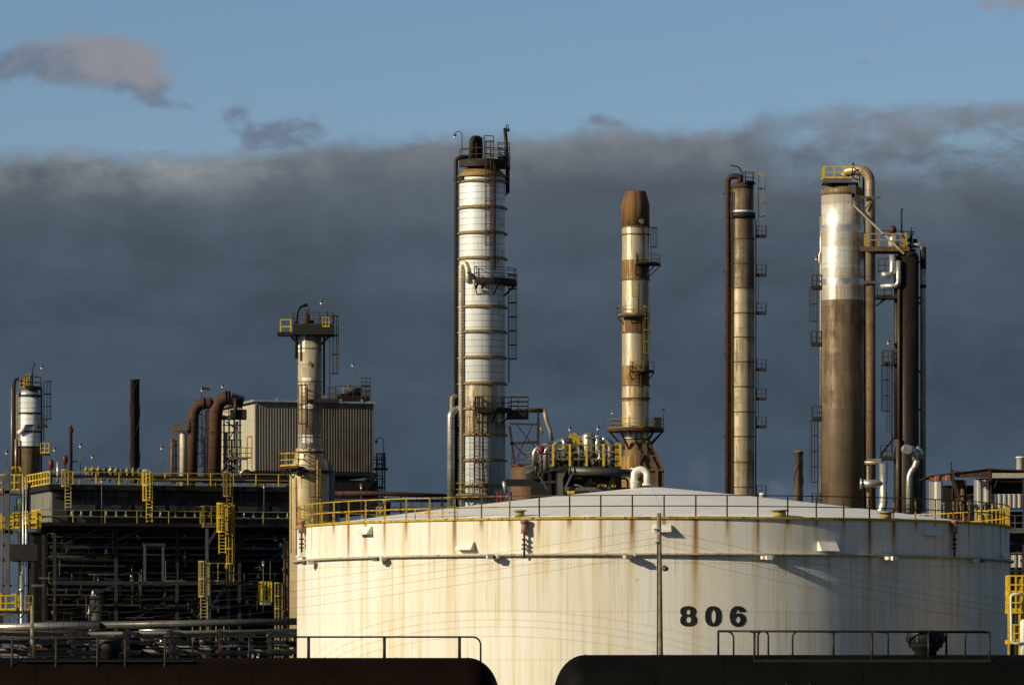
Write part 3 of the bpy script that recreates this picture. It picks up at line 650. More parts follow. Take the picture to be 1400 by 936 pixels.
def stack():
    c = Col(869, 540, 'flue_stack', 'tall flue stack with burnt brown top and rusty yellow stains over a flared duct base', 'stack')
    x, Y = c.x, c.Y; r = 1.6; Z = c.Z; P = c.P
    m = MB(); m.lathe(x, Y, [(Z(600), r, 0), (Z(549), r, 1), (Z(545), r, 0), (Z(526), r, 2), (Z(505), r, 1), (Z(500), r, 0), (Z(455), r, 2), (Z(433), r, 1), (Z(428), r, 0), (Z(383), r, 2), (Z(362), r, 1), (Z(356), r, 0), (Z(310), r, 0)], 72, cap=False)
    sh = c.part(m, 'shell', [STK, STK_Y, STK_Y])
    m = MB(); m.lathe(x, Y, [(Z(310), r + .03), (Z(281), r + .03), (Z(277), r * .98), (Z(268), r * .84), (Z(263), r * .76), (Z(261.5), r * .72), (Z(263), r * .6), (Z(275), r * .6)], 60); c.part(m, 'burnt_top', STK_R)
    for py in (310.5, 321, 383, 455, 527, 544.5): m = MB(); m.ring(x, Y, Z(py), r, .12, .13, 60); c.part(m, 'joint_ring', 'brown')
    m = MB(); q = polar(x, Y, r + .05, 24, Z(304)); m.cyl(q, polar(x, Y, r + .1, 24, Z(304)), .3, .3, 16); c.part(m, 'sample_port', 'silver')
    # stains spreading under the platforms
    for (y0, y1, a0, a1, mt) in ((383, 362, -5, 80, STK_R), (455, 431, -50, 20, STK_R), (527, 508, -2, 80, STK_R)):
        m = MB(); m.lathe(x, Y, [(Z(y0), r + .02), (Z(y1), r + .02)], 20, None, a0, a1); m.build('burnt_patch', mt, sh)
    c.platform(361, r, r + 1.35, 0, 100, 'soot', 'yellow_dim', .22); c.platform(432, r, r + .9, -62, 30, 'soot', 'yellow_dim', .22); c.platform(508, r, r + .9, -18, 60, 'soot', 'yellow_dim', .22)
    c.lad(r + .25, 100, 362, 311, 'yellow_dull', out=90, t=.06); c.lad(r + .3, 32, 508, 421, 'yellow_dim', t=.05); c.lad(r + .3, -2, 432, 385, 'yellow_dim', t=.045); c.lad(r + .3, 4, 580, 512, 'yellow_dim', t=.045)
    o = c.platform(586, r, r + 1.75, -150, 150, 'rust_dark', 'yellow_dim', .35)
    m = MB()
    for a in (-70, -35, 0, 40, 75): m.beam(polar(x, Y, r + 1.65, a, Z(590)), polar(x, Y, r - .2, a, Z(614)), .16)
    c.part(m, 'platform_brace', 'steel_dark')
    m = MB(); m.box((P(899, 578).x, Y - .6, Z(580)), (.9, .7, 1.6)); c.part(m, 'control_cabinet', 'black')
    # base: lower barrel and flared breeching duct
    m = MB(); m.lathe(x - .0, Y, [(0, r * 1.06), (Z(625), r * 1.06), (Z(622), r * .86), (Z(588), r * .82)], 48); c.part(m, 'lower_barrel', STK_Y)
    m = MB(); m.lathe(x - .35, Y - .05, [(Z(690), r * .75), (Z(625), r * .75)], 24, None, -60, 30); c.part(m, 'barrel_patch', STK)
    DU = clad('duct_steel', (.15, .10, .06), (.10, .065, .04), (.05, .03, .018), .4, 2.4, 2.4, .3, .15, .6)
    def P3(px, py, dy): return P(px, py, dy)
    m = MB()
    for (a, b_, c_, d_, y0, y1) in ((867, 888, 884, 908, 601, 642), (884, 908, 884, 908.5, 642, 740)):
        f0, f1 = -1.7, 1.5
        m.hexa([P3(c_, y1, f0), P3(d_, y1, f0), P3(d_, y1, f1), P3(c_, y1, f1), P3(a, y0, f0), P3(b_, y0, f0), P3(b_, y0, f1), P3(a, y0, f1)])
    d = c.part(m, 'flared_duct', DU)
    m = MB(); m.beam(P(877, 602, -1.8), P(898, 640, -1.8), .28); m.beam(P(898, 640, -1.8), P(898.5, 720, -1.8), .28); m.beam(P(876, 623, -1.8), P(900, 623, -1.8), .2); m.beam(P(884, 642, -1.8), P(908, 642, -1.8), .25); m.beam(P(867, 603, -1.85), P(884, 642, -1.85), .3); m.beam(P(888, 602, -1.8), P(907.5, 642, -1.8), .22); m.beam(P(865, 610, -1.9), P(877, 636, -1.9), .12); m.beam(P(869, 655, -1.9), P(878, 628, -1.9), .12); m.build('duct_stiffener', 'brown', d)
    m = MB(); m.rail([P(866, 645, -2.2), P(884, 615, -2.2)], 1.1, 1.2, .07); c.part(m, 'stair_rail', 'brown')
    lamp(907, 560, 586, 540, 'lamp post at the right end of the flue stack base platform'); lamp(837, 562, 586, 540, 'lamp post at the left end of the flue stack base platform')
stack()

def slim_column():
    c = Col(1015, 500, 'distillation_column', 'slim tan distillation column with a rust red pipe down its left side'); x, Y = c.x, c.Y; r = 1.28; Z = c.Z; P = c.P
    m = MB(); m.lathe(x, Y, [(0, r, 0), (Z(610), r, 0), (Z(455), r, 0), (Z(394), r * .995, 3), (Z(327), r * .98, 1), (Z(299), r * .96, 2), (Z(288), r * .96, 1), (Z(257), r * .94, 1)], 60)
    c.part(m, 'shell', [TAN, BRN, ALU, clad('sooted_tan_cladding', (.33, .27, .18), (.24, .19, .12), (.09, .06, .035), .5, 1.3, 1.35, .45, .25, .48, .035)])
    m = MB(); m.lathe(x, Y, [(Z(258), r * .98), (Z(254), r * .93), (Z(250.5), r * .7), (Z(249), .25)], 40); c.part(m, 'top_head', 'rust')
    m = MB(); m.lathe(x, Y, [(Z(299), r * .9), (Z(299), r * 1.1), (Z(291), r * 1.1), (Z(291), r * .9)], 48, cap=False); c.part(m, 'collar_band', 'steel_dark')
    for py in (327, 360.5, 394.5, 428.5, 461.5, 495, 529, 563.5, 597, 632, 666): m = MB(); m.ring(x, Y, Z(py), r, .13, .05, 56); c.part(m, 'joint_ring', 'brown')
    c.pipe([P(1012, 250, -.2), P(1012, 241, -.2), P(995, 241, -.2), P(995, 690, -.2)], .32, 'rust', .75, name='downcomer_pipe')
    m = MB()
    for py in (265, 372, 484, 596): m.beam(P(989, py, -.2), P(1002, py, 0), .14)
    c.part(m, 'pipe_bracket', 'soot')
    m = MB(); m.cyl(P(1001, 262, -.9), P(1001, 700, -.9), .09, .09, 8); m.cyl(P(1033, 300, -.8), P(1033, 700, -.8), .09, .09, 8); c.part(m, 'conduit', 'soot')
    c.pipe([P(1015, 248), P(1015, 238), P(1011, 229), P(1005, 227), P(998, 226.5)], .07, 'black', .4, name='vent_pipe')
    c.platform(250, .3, 1.4, 10, 120, 'soot', 'rust_rail', .2, False)
    c.lad(r + .45, 88, 322, 239, 'yellow_dull', t=.06)
    for a, b_ in ((323, 312), (376, 367), (428, 417), (505, 496), (545, 535), (583, 574), (677, 660)):
        z = Z(a); m = MB(); m.box((x + r + .75, Y - .2, z - .08), (1.1, 1.0, .16)); o = c.part(m, 'platform', 'soot')
        m.f and None; q = MB(); q.rail([(x + r + .25, Y - .7, z), (x + r + 1.28, Y - .7, z), (x + r + 1.28, Y + .3, z)], 1.05, .55, .06); q.build('guard_rail', 'rust_rail', o)
    for y0, y1 in ((417, 377), (535, 508), (574, 548)): c.lad(r + .45, 86, y0, y1, 'rust_rail', False, t=.05)
    m = MB(); m.lathe(P(1041, 677).x, Y - 1.2, [(Z(681), .05), (Z(679), .32), (Z(675), .32), (Z(673.5), .05)], 12); c.part(m, 'floodlight', 'white')
slim_column()

def right_columns():
    c = Col(1152, 430, 'distillation_column', 'broad column with white silver top half and brown lower half on the right'); x, Y = c.x, c.Y; s = c.s; r = 29.5 / s; Z = c.Z; P = c.P
    SIL = clad('weathered_silver_cladding', (.70, .69, .65), (.56, .54, .48), (.30, .21, .10), .42, .85, 1.15, .55, .55, .35, .03, patch=.34, patchcol=(.86, .86, .82))
    m = MB(); m.lathe(x, Y, [(0, r, 3), (Z(560), r, 1), (Z(411), r, 0), (Z(391), r, 2), (Z(382), r, 0), (Z(319), r, 2), (Z(309), r, 0), (Z(268), r * .98, 0)], 80); c.part(m, 'shell', [SIL, BRN, 'silver', clad('dark_brown_column_cladding', (.16, .115, .075), (.10, .072, .05), (.12, .08, .05), .30, 1.6, 1.5, .4, .25, .42, .03)])
    m = MB(); m.lathe(x, Y, [(Z(268), r * .99), (Z(262), r * .96), (Z(257), r * .86), (Z(254), r * .66), (Z(252.5), r * .3)], 48); c.part(m, 'top_head', clad('fluted_head', (.30, .23, .15), (.2, .15, .09), (.12, .07, .03), .4, .35, 9, .6, .3, .5, .05))
    # top platform
    z = Z(247); m = MB(); m.box((P(1143, 247).x, Y - .6, z - .2), (2.7, 3.0, .4)); m.box((P(1160, 249).x, Y + 1.2, z - .3), (1.9, 2.2, .3))
    for px in (1137, 1154): m.cyl(P(px, 256, -1.0), P(px, 247, -1.0), .12, .12, 8)
    o = c.part(m, 'platform', 'steel_grey')
    m = MB(); a, b_, d0, d1 = P(1125, 247).x, P(1161, 247).x, Y - 2.05, Y + .85; m.rail([(a, d1, z), (a, d0, z), (a + 1.8, d0, z), (a + 2.6, d0, z)], 1.1, .9, .08); m.rail([(a + 2.6, d0, z), (a + 3.4, d0 + 1.6, z - .1), (a + 3.5, d1 + 1, z - .2)], 1.0, .9, .08); m.build('guard_rail', 'yellow', o)
    c.pipe([P(1155, 252, -.5), P(1155, 234.5, -.5), P(1189.5, 231, -1.9), P(1190.2, 386, -1.9)], .46, 'pipe_tan', 1.3, 16, name='overhead_pipe'); c.pipe([P(1190.2, 386, -1.9), P(1190.8, 700, -1.9)], .45, 'brown', 1.3, 16, name='overhead_pipe')
    m = MB(); m.cyl(P(1180.5, 240, .2), P(1180.5, 330, .2), .10, .10, 8)
    m.beam(P(1177, 270, -2.5), P(1204, 270, -2.5), .2); m.beam(P(1182, 287, -2.5), P(1195, 271, -2.5), .12); m.beam(P(1178, 386, -2.4), P(1199, 386, -2.4), .25); m.cyl(P(1166, 226), P(1166, 222), .15, .1, 8); c.part(m, 'pipe_support', 'steel_grey')
    # vertical duct/lines in the shadow between
    c.pipe([P(1184, 300, 1.2), P(1184, 700, 1.2)], .22, 'rust_dark'); c.pipe([P(1178, 390, 1.2), P(1178, 700, 1.2)], .16, 'soot')
    # diagonal strut + intermediate platform
    zp = Z(341); x0, x1 = P(1174, 341).x, P(1237, 341).x
    m = MB(); m.box(((x0 + x1) / 2, Y - 1.3, zp - .12), (x1 - x0, 4.1, .14)); m.box(((x0 + x1) / 2, Y - 3.4, zp - .25), (x1 - x0 + .3, .14, .42)); m.box(((x0 + x1) / 2, Y + .8, zp - .2), (x1 - x0, .14, .3)); o = c.part(m, 'crossover_platform', 'brown')
    m = MB(); m.rail([(x0 + .3, Y - 3.3, zp), (x1 - .1, Y - 3.3, zp), (x1 - .1, Y + .6, zp)], 1.15, 1.25, .085, toe=False); m.build('guard_rail', 'yellow_rust', o)
    m = MB(); m.beam(P(1167, 281, -2.3), P(1236, 347, -3.6), .2); m.hexa([P(1165, 283, -2.2), P(1173, 286, -2.2), P(1173, 286, -2), P(1165, 283, -2), P(1166, 273, -2.2), P(1167, 273, -2.2), P(1167, 273, -2), P(1166, 273, -2)]); c.part(m, 'tie_strut', 'pipe_tan')
    m = MB(); m.box((P(1163, 262).x, Y - 1.7, Z(262)), (.7, .3, 1.4)); m.box((P(1163, 275).x, Y - 1.75, Z(276)), (.5, .2, 1.2)); c.part(m, 'lifting_lug', 'steel_grey')
    # left side trim: thin pipes, ladders, small platforms
    c.pipe([P(1124, 258), P(1124, 700)], .09, 'pipe_tan'); c.pipe([P(1122.5, 295, -.3), P(1122.5, 345, -.3), P(1120.5, 348, -.3), P(1120.5, 358, -.3), P(1122.5, 361, -.3), P(1122.5, 700, -.3)], .13, 'pipe', .2)
    for a0, b_, e_ in ((1117, 392, 470), (1118, 574, 690)):
        m = MB(); p = P(a0, a0, 0); m.ladder(p.x, Y, Z(e_), Z(b_), -90, True); c.part(m, 'ladder', 'rust_rail')
    for py, px in ((393, 1117), (470, 1116), (572, 1117), (691, 1117)):
        zz = Z(py); q = P(px, py).x; m = MB(); m.box((q, Y, zz - .1), (.9, 1.1, .2)); o = c.part(m, 'platform', 'soot'); m = MB(); m.rail([(q + .4, Y - .5, zz), (q - .45, Y - .5, zz), (q - .45, Y + .5, zz)], 1.15, .5, .06); m.build('guard_rail', 'rust_rail', o)
    lamp(1116, 351, 393, 430, 'lamp post on the upper left ladder platform of the broad column'); lamp(1121, 533, 572, 430, 'hooked lamp post on the lower left ladder platform of the broad column', 1, .35)
    # bottom silver manifold
    # ---------------- second column
    d = Col(1240, 445, 'distillation_column', 'dark brown column at far right with a silver lined pipe on its right side'); x, Y = d.x, d.Y; r = 15.5 / d.s; Z = d.Z; P = d.P
    m = MB(); m.lathe(x + .05, Y, [(0, r * 1.22, 0), (Z(620), r * 1.22, 0), (Z(606), r, 0), (Z(352), r, 0)], 56); d.part(m, 'shell', BRN_D)
    m = MB(); m.lathe(x + .05, Y, [(Z(352), r), (Z(346), r * .85), (Z(344), r * .62), (Z(343), r * .62), (Z(343), r * .78), (Z(341), r * .78), (Z(341), .3), (Z(334), .2)], 36); d.part(m, 'top_head', 'soot')
    m = MB(); m.cyl(P(1226.5, 350, -.3), P(1226.5, 600, -.3), .3, .3, 12); d.part(m, 'side_pipe', BRN_D)
    m = MB(); m.cyl(P(1228, 600, -1.1), P(1228, 700, -1.1), .22, .22, 12); m.cyl(P(1229, 390, -1.0), P(1229, 600, -1.0), .14, .14, 12); d.part(m, 'side_pipe', 'pipe_brown')
    d.pipe([P(1245, 335), P(1259, 335), P(1262, 341), P(1262, 700)], .28, 'pipe', .5, name='side_riser')
    m = MB(); m.cyl(P(1262, 338), P(1262, 368), .3, .3, 12); m.cyl(P(1262, 389), P(1262, 394), .31, .31, 12); d.part(m, 'pipe_band', 'soot')
    m = MB()
    for py in (358, 407, 508, 560): m.beam(P(1250, py, -.1), P(1262, py, -.1), .18)
    m.beam(P(1252, 424, -.1), P(1260, 409, -.1), .12); d.part(m, 'pipe_bracket', 'soot')
    m = MB(); m.cyl(P(1245.5, 343), P(1245.5, 316), .16, .13, 8); m.beam(P(1241, 320), P(1250, 320), .12); m.cyl(P(1246, 316), P(1246, 311), .06, .06, 6); m.box(P(1251, 329), (.4, .3, .35)); m.box(P(1240, 328), (.5, .3, .3)); m.beam(P(1200, 315), P(1250, 317), .09); m.cyl(P(1234.5, 345), P(1234.5, 317), .1, .1, 8); m.cyl(P(1232.5, 318), P(1232.5, 287), .09, .09, 8); m.cyl(P(1232.5, 287), P(1234, 285), .09, .09, 8); d.part(m, 'relief_valve', 'soot')
    m = MB(); q = P(1222, 340, -1); m.lathe(q.x, q.y, [(Z(345), .55), (Z(328), .55), (Z(324), .42), (Z(322), .2)], 20); d.part(m, 'drum', 'silver')
    m = MB(); q = P(1220.5, 315, -1.2); m.lathe(q.x, q.y, [(Z(321), .1), (Z(319), .28), (Z(314), .32), (Z(311), .2)], 14); f = d.part(m, 'monitor_head', 'red'); m = MB(); m.tube([P(1217, 326, -1.2), P(1216, 313, -1.2), P(1219, 309, -1.2), P(1223, 309, -1.2), P(1225, 313, -1.2), P(1225, 326, -1.2)], .05, 6); m.build('hoop', 'black', f)
    # elbows on the left below the crossover
    d.pipe([P(1220.5, 348, -1), P(1220.5, 376, -1), P(1205, 376, -1)], .34, 'pipe', .6); d.pipe([P(1228.5, 356, -1.2), P(1228.5, 391, -1.2), P(1204, 391, -.8)], .26, 'pipe', .5)
    m = MB(); zz = Z(405); m.box((P(1210, 405).x, Y, zz - .15), (2.2, 2, .25)); m.beam(P(1198, 418), P(1215, 405), .2); o = d.part(m, 'platform', 'soot'); m = MB(); m.rail([P(1199, 405, -1), P(1219, 405, -1)], 1.2, .9, .07); m.rail([P(1201, 372, -1), P(1219, 372, -1)], 1.3, .7, .07); m.build('guard_rail', 'rust_rail', o)
    zz = Z(497); m = MB(); m.box((P(1213.5, 497).x, Y - .3, zz - .12), (1.1, 1, .22)); o = d.part(m, 'platform', 'soot'); m = MB(); q = P(1213.5, 497).x; m.rail([(q + .5, Y - .8, zz), (q - .5, Y - .8, zz), (q - .5, Y + .3, zz)], 1.2, .5, .07); m.build('guard_rail', 'rust_rail', o)
    m = MB(); p = P(1214, 500); m.ladder(p.x, Y - .3, Z(592), Z(498), -60, True, t=.06); m.beam(P(1219.5, 480), P(1219.5, 620), .12); d.part(m, 'ladder', 'black')
    zz = Z(625); m = MB(); m.box((P(1212, 625).x, Y - .3, zz - .15), (1.4, 1.3, .3)); m.rail([P(1204, 625, -.9), P(1220, 625, -.9)], 1.2, .5, .07); m.beam(P(1204, 622, -.9), P(1222, 598, -.3), .15); d.part(m, 'platform', 'soot')
    lamp(1208, 463, 497, 444, 'hooked lamp post on the ladder platform left of the dark brown column', 1, .45)
    # silver elbows in front of the dark column
    d.pipe([P(1240, 618, -3), P(1246, 612, -3.2), P(1251, 620, -3.2), P(1252, 630, -3)], .33, 'pipe', .4); d.pipe([P(1252, 612, -2.8), P(1258, 616, -2.8), P(1258, 628, -2.8)], .3, 'pipe', .4); d.pipe([P(1253, 628, -3.1), P(1252, 636, -3.1), P(1243, 648, -3.1), P(1243, 700, -3.1)], .3, 'pipe', .6)
    m = MB(); m.cyl(P(1238, 614, -2.8), P(1241, 614, -4.0), .45, .45, 14); d.part(m, 'nozzle', 'silver')
    # silver manifold between the columns
    K = Col(1208, 426, 'pipe_manifold', 'silver T shaped pipe manifold standing between the two right columns', 'pipe'); P = K.P
    K.pipe([P(1208, 633, 0), P(1208, 690, 0), P(1204, 700, 0), P(1200, 712, 0)], .40, 'pipe', .5); K.pipe([P(1178, 661, 0), P(1206, 661, 0)], .40, 'pipe'); K.pipe([P(1182, 632, .2), P(1205, 632, .2), P(1208, 640, .1)], .18, 'pipe_tan', .3); K.pipe([P(1187, 632, .4), P(1187, 720, .4)], .14, 'pipe_tan')
    m = MB(); m.cyl(P(1176, 661, 0), P(1178.5, 661, 0), .5, .5, 16); m.box(P(1195, 628, .4), (1.3, .6, .12)); K.part(m, 'flange', 'silver')
right_columns()

def mid_column():
    c = Col(423.5, 380, 'distillation_column', 'stained tan column with a wide dark top platform and yellow rails, by the storage tank'); x, Y = c.x, c.Y; s = c.s; r = 16.2 / s; Z = c.Z; P = c.P
    G = clad('stained_grey_cladding', (.52, .46, .35), (.38, .33, .25), (.22, .13, .05), .38, .9, 1.7, .55, .3, .5, .035, patch=.24, patchcol=(.80, .79, .76))
    m = MB(); m.lathe(x, Y, [(Z(620), r), (Z(458), r)], 60); sh = c.part(m, 'shell', G)
    m = MB(); R2 = 27 / s; m.lathe(x - .05, Y, [(0, R2), (Z(650), R2), (Z(645), R2 * .98), (Z(632), R2 * .82), (Z(622), R2 * .70), (Z(614), R2 * .68), (Z(612), r)], 64); c.part(m, 'lower_shell', clad('cream_cladding', (.52, .43, .27), (.42, .33, .2), (.25, .15, .05), .3, 1.1, 1.7, .5, .25, .5, .035))
    for py in (477, 522, 560, 598): m = MB(); m.ring(x, Y, Z(py), r, .08, .03, 40); c.part(m, 'joint_ring', 'brown')
    m = MB(); m.ring(x, Y, Z(618), R2 * .68, .1, .14, 48); m.ring(x, Y, Z(645), R2 * .95, .2, .35, 48); c.part(m, 'support_ring', 'soot')
    for (y0, y1, a0, a1) in ((523, 517, -40, 10), (560, 553, -30, 25), (482, 460, -70, -20), (606, 595, -35, 20), (552, 545, 45, 70)):
        m = MB(); m.lathe(x, Y, [(Z(y0), r + .02), (Z(y1), r + .02)], 10, None, a0, a1); m.build('repair_patch', 'white', sh)
    # top platform
    z = Z(449); m = MB(); m.box((x + .35, Y, z - .22), (3.3, 3.2, .75)); m.box((P(391, 455).x, Y - .6, Z(457.5)), (1.3, 1.6, .28)); m.beam(P(398, 459, -.5), P(407, 470, -.3), .15); m.beam(P(452, 457, -.5), P(440, 470, -.3), .15); o = c.part(m, 'platform', 'black')
    zl = Z(456); m = MB(); m.rail([P(397.5, 456, -1.2), P(383.5, 456, -1.2), P(383.5, 456, .2), P(397.5, 456, .2)], 1.15, .8, .085, toe=False); m.build('guard_rail', 'yellow', o)
    m = MB(); m.rail([(x - 1.3, Y - 1.55, z + .15), (x + 1.95, Y - 1.55, z + .15), (x + 1.95, Y + 1.5, z + .15), (x - 1.3, Y + 1.5, z + .15)], 1.05, 1.1, .05); m.build('guard_rail', 'rust_rail', o)
    m = MB(); m.rail([P(441, 447, -1.6), P(450, 447, -1.6)], .8, .25, .06); m.build('gate', 'yellow_rust', o)
    c.pipe([P(405.5, 490, -.9), P(405.5, 430, -.9), P(409, 419, -.9), P(420.5, 416.5, -.9)], .13, 'black', .6, name='vent_pipe')
    m = MB(); q = P(419.5, 440); m.lathe(q.x, q.y, [(Z(449), .3), (Z(438), .28), (Z(434), .26), (Z(429), .1), (Z(425), .06)], 16); m.beam(P(415, 424), P(423, 424), .06); m.tube([P(423, 450), P(423, 428), P(421, 418)], .04, 6); m.box(P(426, 442), (.4, .4, .5)); c.part(m, 'relief_valve', 'soot')
    lamp(447.5, 408, 448, 380, 'hooked lamp post on the dark platform of the stained tan column', -1, .5)
    m = MB(); p = P(451, 450); m.ladder(p.x, Y - .6, Z(546), Z(433), 90, True, t=.06); m.cyl(P(443, 459), P(443, 540), .09, .09, 8); c.part(m, 'ladder', 'rust_rail')
    zz = Z(548); m = MB(); m.box((P(446, 548).x, Y - .8, zz - .1), (2.2, 1.4, .25)); m.box((P(432, 548).x, Y - 1.2, zz - .1), (1.2, .5, .25)); o = c.part(m, 'platform', 'black'); m = MB(); m.rail([P(438, 547, -1.5), P(459, 547, -1.5), P(459, 547, -.2)], 1.05, .7, .05); m.build('guard_rail', 'rust_rail', o)
    c.lad(r + .25, -18, 615, 528, 'rust'); c.lad(r + .25, 14, 615, 555, 'rust', False)
    c.lad(R2 + .2, 12, 715, 622, 'rust'); 
    m = MB(); m.cyl(P(434, 628, -1.9), P(434, 720, -1.9), .06, .06, 6); m.cyl(P(438, 640, -1.9), P(438, 720, -1.9), .06, .06, 6); m.cyl(P(398, 650, -1.5), P(398, 756, -1.5), .05, .05, 6); c.part(m, 'conduit', 'yellow_rust')
    c.platform(638, R2 * .7, R2 + .9, -80, -20, 'soot', 'yellow_rust', .2)
    m = MB(); m.tube([P(426, 498, -1.1), P(424.5, 494, -1.1), P(422.5, 495, -1.1), P(422.5, 500, -1.1)], .04, 6); m.cyl(P(409, 646, -1.8), P(411, 646, -2.2), .3, .3, 12); c.part(m, 'nozzle', 'soot')
    # neighbour in its shade
    K = Col(444, 388, 'side_vessel', 'grey shaded vessel standing just behind the stained tan column', 'vessel'); m = MB(); m.lathe(K.x, K.Y, [(0, .75), (K.Z(642), .75), (K.Z(634), .55), (K.Z(628), .2)], 28); K.part(m, 'shell', 'steel_grey'); K.pipe([K.P(455, 725), K.P(455, 642)], .15, 'pipe_dark')
mid_column()

def left_column():
    c = Col(39.7, 456, 'distillation_column', 'small silver column at the far left with a dark brown base and thin vent whip'); x, Y = c.x, c.Y; s = c.s; r = 15 / s; Z = c.Z; P = c.P
    m = MB(); m.lathe(x, Y, [(Z(700), r, 1), (Z(611), r, 0), (Z(542), r, 0)], 56); c.part(m, 'shell', [ALU, BRN])
    m = MB(); m.lathe(x, Y, [(Z(542), r), (Z(537), r * .95), (Z(533), r * .7), (Z(531.5), r * .3)], 36); c.part(m, 'top_head', 'silver')
    for py in (541, 565, 590, 611): m = MB(); m.ring(x, Y, Z(py), r, .14, .1, 44); c.part(m, 'joint_ring', 'soot')
    c.platform(530, .3, 1.25, -10, 170, 'black', 'rust_rail', .2, False)
    m = MB(); m.rail([P(27, 530, -1), P(39, 530, -1)], .9, .5, .08); m.box(P(38, 520), (.4, .4, 1.3)); c.part(m, 'top_fitting', 'yellow_rust')
    c.pipe([P(28, 528, -.3), P(28, 518, -.3), P(20, 518, -.3), P(19, 526, -.3), P(19, 650, -.3)], .17, 'soot', .4, name='downcomer_pipe'); c.pipe([P(16.2, 530, 0), P(16.2, 650, 0)], .08, 'pipe_tan')
    c.pipe([P(24, 650, -.8), P(24, 540, -.8), P(27, 535, -.7)], .12, 'pipe_tan', .3); c.pipe([P(22, 650, -1), P(22, 600, -1)], .14, 'pipe_tan'); c.pipe([P(25, 592, -1.1), P(30, 589, -1.2), P(33, 584, -1.3), P(34, 580, -1.3)], .22, 'white', .4)
    m = MB(); m.cyl(P(34, 581, -1.3), P(46, 581, -1.1), .08, .08, 8); c.part(m, 'nozzle', 'soot')
    c.pipe([P(44, 532), P(44, 510), P(45, 502), P(47, 496.5)], .08, 'black', .5, name='vent_whip')
    m = MB(); p = P(60, 520); m.ladder(p.x, Y, Z(602), Z(521), 90, True, t=.05); m.cyl(P(56.5, 530), P(56.5, 650), .09, .09, 6); c.part(m, 'ladder', 'rust_rail')
    for py, px in ((582, 59), (620, 62)):
        zz = Z(py); q = P(px, py).x; m = MB(); m.box((q, Y - .3, zz - .08), (.9, 1, .18)); o = c.part(m, 'platform', 'soot'); m = MB(); m.rail([(q - .4, Y - .8, zz), (q + .42, Y - .8, zz)], 1.0, .4, .06); m.build('guard_rail', 'rust_rail' if py < 600 else 'yellow', o)
    lamp(57, 500, 530, 456, 'lamp post above the small silver column at the far left')
left_column()

SMOOTHK = .13
def twist(cx, Y, top, bot, w, name, label, mat, turns, cat='chimney'):
    c = Col(cx, Y, name, label, cat); r = w / 2 / c.s; z0, z1 = c.Z(bot), c.Z(top)
    m = MB(); m.lathe(c.x, Y, [(z0, r), (z1, r), (z1, r * 1.12), (z1 + .12, r * 1.12), (z1 + .12, r * .8)], 28); c.part(m, 'flue', mat)
    for ph in range(2):
        m = MB(); P = []
        n = int(turns * 18)
        for k in range(n + 1):
            a = ph * 180 + 360 * turns * k / n; P.append((a, z0 + (z1 - z0) * k / n))
        for k in range(n):
            (a, za), (b_, zb) = P[k], P[k + 1]
            m.hexa([polar(c.x, Y, r - .02, a, za), polar(c.x, Y, r + .07, a, za), polar(c.x, Y, r + .07, b_, zb), polar(c.x, Y, r - .02, b_, zb)] + [polar(c.x, Y, r - .02, a, za + .07), polar(c.x, Y, r + .07, a, za + .07), polar(c.x, Y, r + .07, b_, zb + .07), polar(c.x, Y, r - .02, b_, zb + .07)])
        c.part(m, 'helical_strake', 'rust_dark')
    return c
SOOTC = clad('rusty_flue', (.17, .075, .05), (.06, .03, .022), (.014, .01, .01), .6, 40, 40, .1, .1, .7)
twist(184.5, 470, 520, 660, 12.5, 'spiral_chimney', 'dark rusty chimney with spiral strakes rising behind the furnace block', SOOTC, 1.1)
twist(1092, 480, 618, 720, 11.5, 'spiral_chimney', 'short tan chimney with spiral strakes behind the tank roof', clad('tan_flue', (.38, .28, .18), (.27, .19, .12), (.08, .05, .03), .4, 40, 40, .1, .2, .6), 1.2)
c = Col(96.8, 440, 'vent_chimney', 'thin dark red vent chimney beside the small silver column', 'chimney'); m = MB(); m.lathe(c.x, 440, [(c.Z(660), .17), (c.Z(592), .17), (c.Z(590), .24), (c.Z(586), .24), (c.Z(584), .14), (c.Z(581), .14)], 16); c.part(m, 'flue', 'rust_dark'); m = MB(); m.beam(c.P(97.5, 631), c.P(106, 630), .12); c.part(m, 'bracket', 'black')
